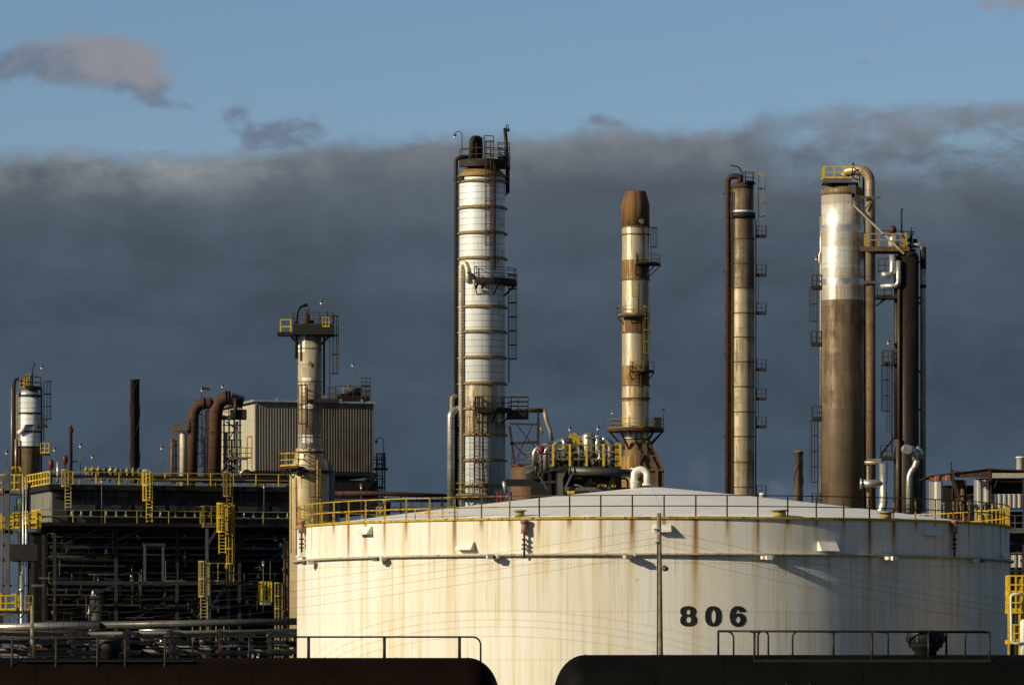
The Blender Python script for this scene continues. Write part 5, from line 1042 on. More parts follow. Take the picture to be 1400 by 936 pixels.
# ================================================================ EQUIPMENT DECK BEHIND THE TANK
def equip():
    Y = 272; P = lambda px, py, dy=0: W(px, py, Y) + Vector((0, dy, 0))
    R = thing('equipment_deck', 'raised steel equipment deck with yellow railing crowded with silver pipes behind the tank roof', 'platform', P(786, 880)); z = P(0, 637).z
    A, B, Cc, Dd = P(756, 637), P(848, 637), P(848, 637, 9), P(720, 634, 11); pts = [A, B, Cc, Dd]
    m = MB(); m.hexa([Vector((p.x, p.y, z - .28)) for p in pts] + [Vector((p.x, p.y, z)) for p in pts]); m.build('deck', 'steel_dark', R)
    m = MB(); f = [Vector((p.x, p.y, z)) for p in pts]; m.rail([f[0], f[1]], 1.25, .9, .07, toe=False, mids=2); m.rail([f[1], f[2]], 1.25, 1.2, .07, toe=False, mids=2); m.build('guard_rail', 'yellow_dim', R)
    for k in range(5): m = MB(); p = f[0].lerp(f[1], k / 4); m.beam(p + Vector((0, -.06, 0)), p + Vector((0, -.06, 1.3)), .12); m.build('rail_post', 'yellow', R)
    m = MB(); m.rail([f[3], f[0]], 1.25, 1.5, .075, mids=2); m.build('guard_rail', 'steel_grey', R)
    for px, dy in ((766, .3), (846, .3), (835, 8), (742, 5)):
        m = MB(); p = P(px, 640, dy); m.beam((p.x, p.y, 0), (p.x, p.y, z - .28), .32); m.build('leg', 'steel_grey' if px == 766 else 'steel_dark', R)
    m = MB(); m.beam(P(768, 655, 0), P(772, 645, 0), .1); m.beam(P(772, 668, 0), P(783, 645, 0), .12); m.beam(P(832, 668, 0), P(840, 645, 0), .14); m.beam(P(770, 668, .3), P(840, 668, .3), .22); m.build('brace', 'steel_grey', R)
    # dark mass under and on the deck
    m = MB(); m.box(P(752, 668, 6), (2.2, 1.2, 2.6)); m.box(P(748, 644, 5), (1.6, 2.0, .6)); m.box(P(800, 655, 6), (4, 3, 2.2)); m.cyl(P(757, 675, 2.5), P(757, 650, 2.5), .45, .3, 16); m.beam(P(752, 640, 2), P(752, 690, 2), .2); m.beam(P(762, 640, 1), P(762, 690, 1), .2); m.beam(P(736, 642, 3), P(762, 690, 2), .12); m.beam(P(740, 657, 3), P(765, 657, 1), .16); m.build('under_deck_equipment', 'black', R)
    def vessel(px, yt, yb, r, mt, dy=2, name='vessel'):
        m = MB(); q = P(px, yt, dy); zt_, zb_ = q.z, P(0, yb, dy).z; m.lathe(q.x, q.y, [(zb_, r), (zt_ - r * .5, r), (zt_ - r * .18, r * .82), (zt_, r * .4), (zt_, .02)], 24); m.ring(q.x, q.y, zt_ - r * .9, r, .06, .04, 24); return m.build(name, mt, R)
    vessel(805, 589, 640, .36, 'pipe'); vessel(818, 592, 640, .22, 'silver'); vessel(776, 596, 640, .33, 'pipe_dark'); vessel(752, 600, 640, .3, 'pipe_dark', 4); vessel(812, 605, 640, .5, 'pipe_dark', 4); vessel(790, 618, 640, .6, 'steel_dark', 4); vessel(765, 622, 640, .5, 'steel_dark', 4)
    def elb(pl, r, mt='pipe', br=.5): m = MB(); m.tube(path(pl, br), r, 12); m.build('process_pipe', mt, R)
    elb([P(758, 640, 1), P(758, 606, 1), P(768, 600, 1.2), P(776, 600, 1.4)], .15); elb([P(771.5, 630, .6), P(771.5, 602, .6), P(768, 600, .8)], .12, 'pipe'); elb([P(735, 640, 3), P(735, 615, 3), P(742, 606, 3), P(752, 606, 3)], .16, 'silver'); elb([P(746, 640, 2), P(746, 612, 2), P(754, 610, 2)], .14, 'pipe'); elb([P(834.5, 640, 1), P(834.5, 607, 1), P(829, 600, 1), P(824, 598, 1)], .14, 'pipe'); elb([P(840, 628, 2), P(838, 606, 2), P(830, 599, 2), P(820, 600, 2)], .16, 'pipe_dark')
    elb([P(760, 612, 2), P(800, 614, 2), P(800, 630, 2)], .13, 'pipe_dark'); elb([P(775, 625, 1), P(812, 625, 1), P(812, 640, 1)], .12, 'steel_grey'); elb([P(783, 640, 1), P(783, 616, 1), P(796, 616, 1)], .1, 'silver'); elb([P(741, 618, 2), P(737, 608, 2), P(730, 615, 2), P(730, 635, 2)], .12, 'pipe')
    m = MB(); m.lathe(P(740, 614, 1).x, Y + 1, [(P(0, 618).z, .1), (P(0, 616).z, .2), (P(0, 611).z, .22), (P(0, 609).z, .1)], 12); m.build('monitor_head', 'red', R)
    for k in range(34):
        px = random.uniform(728, 846); m = MB(); p = P(px, random.uniform(622, 636), random.uniform(.6, 4)); h = random.uniform(.3, 1.2); m.cyl(p - Vector((0, 0, .6)), p + Vector((0, 0, h)), .05, .05, 6); m.cyl(p, p + Vector((0, 0, .16)), .13, .13, 8)
        if k % 3 == 0: m.beam(p + Vector((-.4, 0, h)), p + Vector((.5, 0, h)), .1)
        m.build('valve', random.choice(('silver', 'steel_grey', 'steel_dark', 'pipe_dark')), R)
    for k in range(18):
        px = random.uniform(772, 842); m = MB(); p = P(px, random.uniform(650, 672), random.uniform(.6, 4)); q = p + Vector((random.uniform(.4, 1.4), 0, 0)); m.tube(path([p, q, q + Vector((0, 0, -random.uniform(.3, 1)))], .2), random.choice((.06, .1, .15)), 8); m.build('valve', random.choice(('silver', 'steel_grey', 'steel_dark', 'yellow_rust')), R)
    # yellow guard cabin on deck
    m = MB(); m.rail([P(779, 606, 3), P(799, 606, 3)], .55, .28, .09, mids=2); m.rail([P(781, 600, 4), P(789, 600, 4)], .5, .2, .09, mids=1); m.box(P(797, 603, 3.4), (.5, .3, .6)); m.build('valve_guard', 'yellow_rust', R)
    m = MB(); m.rail([P(842, 640, .2), P(848, 640, .2)], 1.5, .14, .07, mids=3); m.rail([P(838, 665, 1), P(846, 665, 1)], 1.0, .35, .1, mids=1); m.rail([P(819, 668, 1), P(828, 668, 1)], .3, .25, .1); m.build('gate', 'yellow_rust', R)
    lamp(779, 584, 600, 276, 'small lamp post on the equipment deck, left one'); lamp(817.5, 583, 594, 276, 'small lamp post on the equipment deck beside the white topped vessel')
    # big horizontal header in front
    H = thing('header_pipe', 'thick dark grey horizontal pipe running to the flue stack behind the tank roof', 'pipe', P(820, 646, -.8)); m = MB(); m.tube([P(777, 644, -.8), P(865, 647.5, -.6)], .23, 20); m.build('pipe', 'pipe_dark', H)
    m = MB()
    for px in (778, 784, 862): q0, q1 = P(px, 644.3 + (px - 777) * .04, -.8), P(px + 1, 644.3 + (px - 777) * .04, -.8); m.tube([q0, q1], .27, 20)
    m.build('flange', 'steel_grey', H); m = MB(); m.tube(path([P(866, 672, -.6), P(866, 640, -.6)], .3), .2, 14); m.build('riser', 'white', H)
    # rust tank, black beam, red posts
    T = thing('rusty_drum_tank', 'squat rust brown tank behind the tallest column and the equipment deck', 'tank', W(722, 880, 350)); q = W(722, 660, 350); r = 24 * 350 / FP
    m = MB(); m.lathe(q.x, q.y, [(0, r), (W(0, 645, 350).z, r), (W(0, 639, 350).z, r * .9), (W(0, 635, 350).z, r * .5), (W(0, 634, 350).z, .1)], 40); m.build('shell', paint('orange_rust', (.13, .07, .036), .7, 0, .4, (.10, .05, .03), .4, .8), T); m = MB(); m.arcrail(q.x, q.y, W(0, 637, 350).z, r * .95, -100, 100, .9); m.build('guard_rail', 'rust', T)
    Bm = MB(); Bm.box(W(718, 659.5, 300), (53 * 300 / FP, .5, .45)); tag(Bm.build('crossbeam', 'black', None, W(718, 660, 300)), 'thick black horizontal beam in front of the rusty tank', 'beam')
    for k, px in enumerate((680.5, 685.5, 698)):
        m = MB(); p = W(px, 690, 285); m.cyl((p.x, p.y, 0), (p.x, p.y, W(0, 672, 285).z), .085, .085, 10); tag(m.build('post', 'red', None, (p.x, p.y, 0)), ['leftmost of three red posts behind the tank rim', 'middle red post behind the tank rim', 'rightmost red post, apart from the other two, behind the tank rim'][k], 'post', 'red posts')
    m = MB(); m.tube([W(689, 657, 299), W(690, 665, 299), W(692, 674, 299)], .13, 12); tag(m.build('valve', 'pipe', None, W(690, 665, 300)), 'silver elbow valve at the left end of the black beam', 'valve')
    for k, (py, yy) in enumerate(((686, 290), (693, 288))):
        m = MB(); m.tube([W(688, py, yy), W(790, py, yy)], .16, 10); tag(m.build('low_pipe', 'steel_dark', None, W(740, py, yy)), ['upper dark pipe just above the left slope of the tank roof', 'lower dark pipe just above the left slope of the tank roof'][k], 'pipe')
    # distant pipe frame
    F = thing('flare_pipe_frame', 'tall rusty pipe frame with cross braces right of the tallest column', 'pipe frame', W(720, 890, 560)); Q = lambda px, py, dy=0: W(px, py, 560) + Vector((0, dy, 0))
    m = MB(); m.tube(path([Q(694, 560), Q(742, 561)], .5), .28, 10); m.build('top_pipe', 'brown', F)
    m = MB(); m.tube([Q(744, 560), Q(747, 575), Q(752, 588), Q(754, 602)], .25, 10); m.tube([Q(738, 583), Q(742, 592)], .14, 8); m.build('bent_pipe', 'pipe_tan', F)
    m = MB(); m.beam(Q(736, 562), Q(735, 720), .3); m.beam(Q(697, 582), Q(712, 700), .3); m.beam(Q(697, 606), Q(735, 604), .3); m.beam(Q(697, 579), Q(738, 580), .22); m.beam(Q(700, 604), Q(735, 640), .15); m.beam(Q(700, 640), Q(728, 580), .12); m.beam(Q(706, 580), Q(732, 612), .12); m.build('frame', 'rust_rail', F)
    # long pipe bridge left of tallest column
    F = thing('pipe_bridge', 'long dark pipe bridge between the ribbed building and the tallest column', 'pipe bridge', W(540, 890, 410)); m = MB(); m.tube([W(452, 674, 410), W(520, 674, 410), W(612, 678, 410)], .2, 12); m.build('pipe', 'rust_dark', F); m = MB(); m.tube([W(452, 683, 412), W(612, 684, 412)], .1, 8); m.build('pipe', 'soot', F)
    for px in (463, 548, 604):
        m = MB(); p = W(px, 700, 410); m.beam((p.x, p.y, 0), (p.x, p.y, W(0, 674, 410).z), .16); m.build('leg', 'steel_dark', F)
    m = MB(); m.rail([W(505, 700, 405), W(620, 700, 405)], .9, .9, .06, mids=1); tag(m.build('guard_rail', 'rust_rail', None, W(560, 700, 405)), 'low dark guard rail seen over the left part of the tank rim', 'railing')
    V = thing('valve_stack', 'dark valve stack with a pale cap behind the left tank railing', 'valve', W(528, 700, 300)); m = MB(); q = W(528, 700, 300); m.lathe(q.x, q.y, [(0, .25), (W(0, 690, 300).z, .25), (W(0, 688, 300).z, .34), (W(0, 686, 300).z, .2), (W(0, 682, 300).z, .2), (W(0, 680, 300).z, .12)], 16); m.build('body', 'soot', V); m = MB(); m.cyl(W(528, 686, 300), W(528, 683, 300), .22, .22, 12); m.cyl(W(528, 681, 300), W(528, 679, 300), .12, .08, 12); m.build('cap', 'silver', V)
    m = MB(); m.rail([W(515, 710, 300), W(524, 710, 300)], .8, .2, .09, mids=2); tag(m.build('valve_guard', 'yellow_rust', None, W(520, 710, 300)), 'small yellow guard left of the dark valve stack behind the tank rim', 'railing')
equip()

# ================================================================ RIGHT SIDE SHED AND TOWER
def shed():
    Y = 330; P = lambda px, py, dy=0: W(px, py, Y) + Vector((0, dy, 0))
    R = thing('steel_shed', 'half open rusty frame shed with pale metal sheets at the right edge', 'building', P(1340, 890))
    SH = clad('pale_sheet', (.50, .49, .44), (.42, .41, .37), (.25, .2, .14), .25, 1.0, 30, .5, .2, .5, .03); RS = clad('rusted_panel', (.5, .36, .3), (.4, .25, .18), (.22, .06, .03), .75, .6, .6, .3, .0, .7, .03)
    def sheet(x0, x1, y0, y1, dy=0, mt=None, pitch=.35, name='wall_sheet'):
        a, b = P(x0, y1, dy), P(x1, y0, dy); m = MB(); n = max(1, int((b.x - a.x) / pitch)); st = (b.x - a.x) / n
        for k in range(n):
            xx = a.x + k * st; pr = [(xx, 0), (xx + st * .4, 0), (xx + st * .55, -.1), (xx + st * .85, -.1), (xx + st, 0)]
            for (q0, o0), (q1, o1) in zip(pr, pr[1:]):
                v = len(m.v); m.v += [(q0, a.y + o0, a.z), (q1, a.y + o1, a.z), (q1, a.y + o1, b.z), (q0, a.y + o0, b.z)]; m.quad([v, v + 1, v + 2, v + 3], [(q0, a.z), (q1, a.z), (q1, b.z), (q0, b.z)])
        m.box(((a.x + b.x) / 2, a.y + .08, (a.z + b.z) / 2), (b.x - a.x - .02, .04, b.z - a.z - .02)); m.build(name, mt or SH, R)
    sheet(1270, 1289, 658, 712, 0, SH, .5); sheet(1303, 1320, 655, 715, .6, 'brown', .42); sheet(1331, 1352, 656, 690, -.2, SH, .55); sheet(1332, 1342, 689, 716, -.15, SH, .3); sheet(1355, 1430, 675, 694, 0, SH, .33)
    sheet(1360, 1430, 697, 900, 3, 'steel_dark', .5); sheet(1383, 1430, 755, 775, .5, SH, .4)
    sheet(1271, 1301, 649, 657, -.1, RS, .7, 'fascia_sheet')
    m = MB(); m.hexa([P(1270, 651, -.2), P(1352, 641, -.2), P(1352, 641, 8), P(1270, 651, 8), P(1270, 650, -.2), P(1352, 640, -.2), P(1352, 640, 8), P(1270, 650, 8)]); m.hexa([P(1350, 642, -.4), P(1430, 645, -.4), P(1430, 645, 8), P(1350, 642, 8), P(1350, 640, -.4), P(1430, 643.5, -.4), P(1430, 643.5, 8), P(1350, 640, 8)]); m.build('roof', 'rust_dark', R)
    m = MB(); a, b = P(1356, 653, -.3), P(1430, 646.5, -.3); m.box(((a.x + b.x) / 2, a.y, (a.z + b.z) / 2), (b.x - a.x, .1, (b.z - a.z))); m.build('fascia', paint('weathered_board', (.45, .42, .35), .7, 0, .45, (.2, .15, .1), .3, 3), R)
    m = MB(); m.box(P(1338, 648, 0), (3.2, .12, .45)); m.build('rusty_truss', 'rust', R)
    for px in (1303, 1353, 1400):
        m = MB(); p = P(px, 700); m.beam((p.x, p.y - .15, 0), (p.x, p.y - .15, P(0, 642).z), .2); m.build('post', 'rust_dark', R)
    m = MB(); m.beam(P(1302, 655, -.2), P(1318, 706, -.2), .22); m.beam(P(1303, 690, -.2), P(1304, 655, -.2), .1); m.beam(P(1337, 655, -.4), P(1345, 665, -.4), .1); m.beam(P(1348, 655, -.4), P(1344, 667, -.4), .1); m.beam(P(1320, 656, .2), P(1322, 715, .2), .16); m.beam(P(1303, 702, .1), P(1352, 702, .1), .16); m.beam(P(1303, 680, .1), P(1352, 672, .1), .12); m.beam(P(1355, 657, 0), P(1430, 658, 0), .1); m.beam(P(1356, 673, -.1), P(1363, 656, -.1), .08); m.build('brace', 'rust_dark', R)
    m = MB(); m.cyl(P(1300.5, 650), P(1300.5, 631), .05, .05, 6); m.build('mast', 'black', R)
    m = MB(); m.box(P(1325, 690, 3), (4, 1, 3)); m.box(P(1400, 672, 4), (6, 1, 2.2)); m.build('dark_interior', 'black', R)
    m = MB(); m.box(P(1380, 727, -.2), (3, 2, .18)); o = m.build('walkway', 'steel_grey', R); m = MB(); m.rail([P(1374, 725, -1.1), P(1430, 725, -1.1)], 1.05, .6, .05); m.build('guard_rail', 'steel_grey', o)
    m = MB()
    for y in (742, 757, 780): m.beam(P(1376, y, -.2), P(1430, y, -.2), .14)
    m.build('girt', 'steel_dark', R)
    for k, (px, mt) in enumerate(((1324, 'silver'), (1290, 'steel_grey'), (1313, 'brown'), (1346, 'steel_grey'))):
        m = MB(); m.cyl(P(px, 715, -.5), P(px, 684 + 6 * (k % 2), -.5), .07, .07, 8); m.cyl(P(px, 690, -.5), P(px, 687, -.5), .16, .16, 8); m.build('valve_line', mt, R)
    c = Col(1396, 360, 'roof_vent', 'pale round vent pipe rising above the shed roof at the right edge', 'vent'); m = MB(); m.lathe(c.x, 360, [(c.Z(645), .36), (c.Z(626), .36), (c.Z(626), .42), (c.Z(624), .42), (c.Z(624), .3)], 24); c.part(m, 'flue', 'white')
    R = thing('stair_tower', 'bright yellow railed stair tower beyond the right edge of the tank', 'stair tower', W(1392, 890, 229)); Y2 = 229; Q = lambda px, py, dy=0: W(px, py, Y2) + Vector((0, dy, 0))
    for py in (811, 835, 877):
        m = MB(); m.box(Q(1399, py, .9), (1.4, 2, .2)); o = m.build('landing', 'yellow', R)
        m = MB(); m.rail([Q(1380 if py < 870 else 1386, py, 1.5), Q(1380 if py < 870 else 1386, py, -.1), Q(1414, py, -.1)], .85 if py != 811 else .88, .3, .07, mids=1); m.build('guard_rail', 'yellow', o)
    m = MB()
    for px in (1379, 1394): p = Q(px, 800); m.beam((p.x, p.y, 0), (p.x, p.y, Q(0, 791).z), .1)
    m.build('post', 'yellow', R)
    m = MB(); m.tube(path([Q(1397, 812, -.5), Q(1380.5, 812, -.5), Q(1381.5, 879, -.5), Q(1397, 879, -.5)], .2), .06, 8); m.build('cream_pipe', 'white', R)
    m = MB(); q = Q(1399, 860, -.3); m.lathe(q.x, q.y, [(Q(0, 899).z, .2), (Q(0, 850).z, .2), (Q(0, 846).z, .1)], 16); m.build('white_drum', 'white', R)
    pass
shed()

# ================================================================ UTILITY POLE AND WIRES
def pole():
    Y = 215; R = thing('utility_pole', 'weathered wooden utility pole with a small round lamp in front of the tank', 'utility pole', (W(901.5, 0, Y).x, Y, 0)); x = W(901.5, 0, Y).x; top = W(0, 701, Y).z
    m = MB(); m.tube([(x, Y, 0), (x + .03, Y, 4.5), (x - .02, Y, top)], .14, 14, True, 0, [.17, .145, .10]); m.build('pole', 'wood', R)
    m = MB(); m.box((x - .13, Y - .1, W(0, 724, Y).z), (.25, .12, .08)); m.box((x - .1, Y - .12, W(0, 741, Y).z), (.2, .12, .06)); m.build('insulator_bracket', 'steel_grey', R)
    m = MB(); zl = W(0, 776, Y).z; m.tube([(x + .1, Y - .15, zl - .02), (x + .2, Y - .3, zl + .12), (x + .26, Y - .35, zl + .1)], .03, 6); m.lathe(x + .26, Y - .35, [(zl - .16, .04), (zl - .12, .14), (zl, .17), (zl + .06, .1), (zl + .1, .04)], 14); m.build('lamp_head', 'steel_grey', R)
    m = MB(); m.cyl((x - .12, Y - .1, 2), (x - .09, Y - .1, zl + 1.2), .02, .02, 6); m.build('conduit', 'black', R)
    ends = []
    for k, (py, dl, dr) in enumerate(((722, 837, 786), (735, 850, 796), (743, 862, 804), (757, 874, 818))):
        a = Vector((x - .15, Y - .12, W(0, py, Y).z)); L = Vector((-25, 240, W(44, dl, 240).z)); Rr = Vector((30, 235, W(0, dr + 55, 235).z)); m = MB()
        for e in (L, Rr):
            pts = []
            for i in range(17):
                t_ = i / 16; p = a.lerp(e, t_); p.z -= .22 * 4 * t_ * (1 - t_); pts.append(p)
            m.tube(pts, .0055, 5)
        tag(m.build('overhead_wire', 'steel_dark', None, a), ['topmost', 'second highest', 'third highest', 'lowest'][k] + ' of the thin wires strung from the wooden pole across the tank', 'wire', 'wires on the wooden pole'); ends.append((L, Rr))
    for i, xx, yy in ((0, -25, 240), (1, 30, 235)):
        R = thing('wire_post', ['short wooden wire post in the dark pipe rack at left', 'short wooden wire post out beyond the right edge of the tank'][i], 'post', (xx, yy, 0)); m = MB(); m.cyl((xx, yy + .1, 0), (xx, yy + .1, 7.4 if i == 0 else 8.2), .12, .09, 10); m.build('pole', 'wood', R)
pole()

# ================================================================ TANK CARS
def tank_car(x0, x1, rad_, zc, name, label, mat, dark):
    Y = 176; R = thing(name, label, 'tank car', ((x0 + x1) / 2, Y, .64)); hd = 1.2; L = x1 - x0; xm = (x0 + x1) / 2
    m = MB(); prof = []
    for k in range(13): a = math.pi / 2 * k / 12; prof.append((x0 + hd - hd * math.cos(a), rad_ * math.sin(a)))
    nb = 9; prof += [(x1 - hd, rad_)]
    for k in range(1, 13): a = math.pi / 2 * k / 12; prof.append((x1 - hd + hd * math.sin(a), rad_ * math.cos(a)))
    n = 72; o = 0
    for px_, r in prof:
        for k in range(n): a = 2 * math.pi * k / n; m.v.append((px_, Y + r * math.sin(a), zc + r * math.cos(a)))
    for i in range(len(prof) - 1):
        for k in range(n): k2 = (k + 1) % n; m.quad([i * n + k, i * n + k2, (i + 1) * n + k2, (i + 1) * n + k], [(prof[i][0], k * .13), (prof[i][0], k * .13 + .13), (prof[i + 1][0], k * .13 + .13), (prof[i + 1][0], k * .13)], 0, True)
    for q, dx in enumerate((0, 0)): pass
    tb = m.build('tank_body', mat, R)
    for k in range(nb + 1):
        xx = x0 + hd + (L - 2 * hd) * k / nb; m = MB(); m.tube([(xx - .03, Y, zc), (xx + .03, Y, zc)], rad_ + .01, 72, False); m.build('weld_seam', mat, tb)
    m = MB(); m.box((xm, Y, 1.15), (L - .5, 2.2, .35)); m.box((x0 + .4, Y, 1.15), (.5, 2.9, .5)); m.box((x1 - .4, Y, 1.15), (.5, 2.9, .5)); m.build('underframe', dark, R)
    for e in (x0, x1): m = MB(); d = -1 if e == x0 else 1; m.box((e + d * .25, Y, 1.1), (.7, .3, .3)); m.build('coupler', dark, R)
    for bx in (x0 + 2.6, x1 - 2.6):
        m = MB(); m.box((bx, Y - .95, 1.05), (2.4, .22, .38)); m.box((bx, Y + .95, 1.05), (2.4, .22, .38)); m.box((bx, Y, 1.0), (.5, 2.1, .35)); tr = m.build('bogie', dark, R)
        for wx in (-.88, .88):
            for wy in (-.75, .75): m = MB(); m.cyl((bx + wx, Y + wy - .07, 1.08), (bx + wx, Y + wy + .07, 1.08), .44, .44, 28); m.build('wheel', dark, tr)
    return R, xm
CAR_B = paint('dirty_black_car_paint', (.0045, .0045, .0045), .65, 0, .2, (.009, .007, .0055), .3, .7)
CAR_R = paint('dark_oxide_car_paint', (.0085, .0042, .0028), .6, 0, .1, (.005, .003, .002), .3, .7)
for q_ in (CAR_B, CAR_R): q_.node_tree.nodes['Principled BSDF'].inputs['Specular IOR Level'].default_value = .06
def cars():
    Y = 176; s = FP / Y; X = lambda px: (px - 700) / s; Z = lambda py: CAM_Z + (903 - py) / s
    xe = X(683); R, xm = tank_car(xe - 27, xe, 1.53, Z(898.5) - 1.53, 'rail_tank_car', 'dark brown rail tank car at lower left with a long top handrail', CAR_R, 'black')
    m = MB(); yb = Y + .55; zt = Z(870); m.tube(path([(X(262), yb, Z(900)), (X(262), yb, zt), (X(657), yb, zt), (X(657), yb, Z(905))], .32), .035, 8)
    for px in (340, 421, 525, 628): m.tube([(X(px), yb, Z(905)), (X(px), yb, zt)], .06 if px > 400 else .045, 8)
    m.build('handrail', 'black', R)
    m = MB(); yf = Y - .75; m.tube([(X(-60), yf, zt - .03), (X(262), yf, zt - .03), (X(262), yb, zt)], .035, 8)
    for px in (20, 80, 136, 174, 228): m.tube(path([(X(px), yf - .25, Z(928)), (X(px), yf - .02, zt - .05)], .1), .045, 8)
    m.build('handrail', 'rust_rail', R)
    m = MB(); m.box((X(150), Y - .6, Z(903)), (6.5, .7, .05)); m.build('running_board', 'black', R)
    m = MB(); q = X(150); m.lathe(q, Y, [(Z(902), .34), (Z(892), .34), (Z(890), .5), (Z(880), .52), (Z(878), .5), (Z(876), .56), (Z(873), .5), (Z(870), .2)], 28); m.beam((q - .45, Y - .45, Z(886)), (q - .75, Y - .5, Z(880)), .12); f = m.build('manway', 'black', R); m = MB(); m.rail([(q - .1, Y - .1, Z(872)), (q + .15, Y - .1, Z(872))], .1, .3, .03, toe=False); m.build('lid_handle', 'brown', f)
    # right car
    xs = X(757); R, xm = tank_car(xs, xs + 26, 1.56, Z(894.5) - 1.56, 'rail_tank_car', 'black rail tank car at lower right with a railed top platform and manway', CAR_B, 'black')
    zt = Z(862.5); zd = Z(901); yf = Y - .78; yb = Y + .6
    m = MB(); m.box((X(1190), Y - .5, zd - .03), (X(1352) - X(1028), .75, .06)); m.box((X(1190), Y - .87, zd - .06), (X(1352) - X(1028), .04, .14)); m.build('top_platform', 'black', R)
    m = MB(); m.tube([(X(983), yb, zt + .02), (X(1028), yf, zt), (X(1350), yf, zt - .04)], .04, 8); m.tube([(X(983), yb, zt + .02), (X(1350), yb, zt)], .035, 8)
    for px, y_, zb in ((1030, yf, 913), (1190, yf, 912), (1267, yf, 908), (1350, yf, 912)): m.tube([(X(px), y_, Z(zb)), (X(px), y_, zt)], .045, 8)
    for px in (983, 1141, 1296): m.tube([(X(px), yb, Z(900)), (X(px), yb, zt)], .045, 8)
    def loop(xa, xb, y_, ya, yb_): m.tube(path([(X(xa), y_, Z(ya)), (X(xa), y_, zt), (X(xb), y_, zt), (X(xb), y_, Z(yb_))], .28), .035, 8)
    m.tube(path([(X(985), yb, zt), (X(1004), yb, zt), (X(1004), yb, Z(900))], .3), .035, 8); loop(1035, 1049, yf + .05, 895, 908); m.tube(path([(X(1082), yf + .02, Z(908)), (X(1082), yf + .02, zt), (X(1100), yf, zt)], .26), .035, 8); m.tube(path([(X(1205), yb, zt), (X(1216), yb, zt), (X(1216), yb, Z(900))], .2), .035, 8); m.tube(path([(X(1317), yf + .02, Z(908)), (X(1317), yf + .02, zt), (X(1334), yf, zt)], .26), .035, 8)
    for px, y_ in ((1030, yf), (1141, yb), (1190, yf), (1212, yb)): m.box((X(px), y_, zt - .03), (.32, .1, .07))
    m.build('handrail', 'black', R)
    q = X(1265.5); m = MB(); m.lathe(q, Y, [(Z(900), .42), (Z(890), .42), (Z(889), .50), (Z(886), .52), (Z(884.5), .62), (Z(882), .66), (Z(879), .66), (Z(878), .72), (Z(865), .73), (Z(862), .70), (Z(861), .35)], 36)
    for k in range(12): a = 30 * k; m.box(polar(q, Y, .72, a, Z(873)), (.08, .08, .22), rad(a))
    m.build('manway', 'black', R)
    m = MB()
    for dx in (0, .9):
        m.beam((X(1058) + dx, Y - .9, Z(908)), (X(1075) + dx, Y - 1.62, Z(940)), .05)
    for k in range(4): t_ = k / 4 + .12; m.beam((X(1058) + .48 * t_, Y - .9 - .72 * t_, Z(908 + 32 * t_)), (X(1058) + .9 + .48 * t_, Y - .9 - .72 * t_, Z(908 + 32 * t_)), .04)
    m.build('side_ladder', 'black', R)
cars()

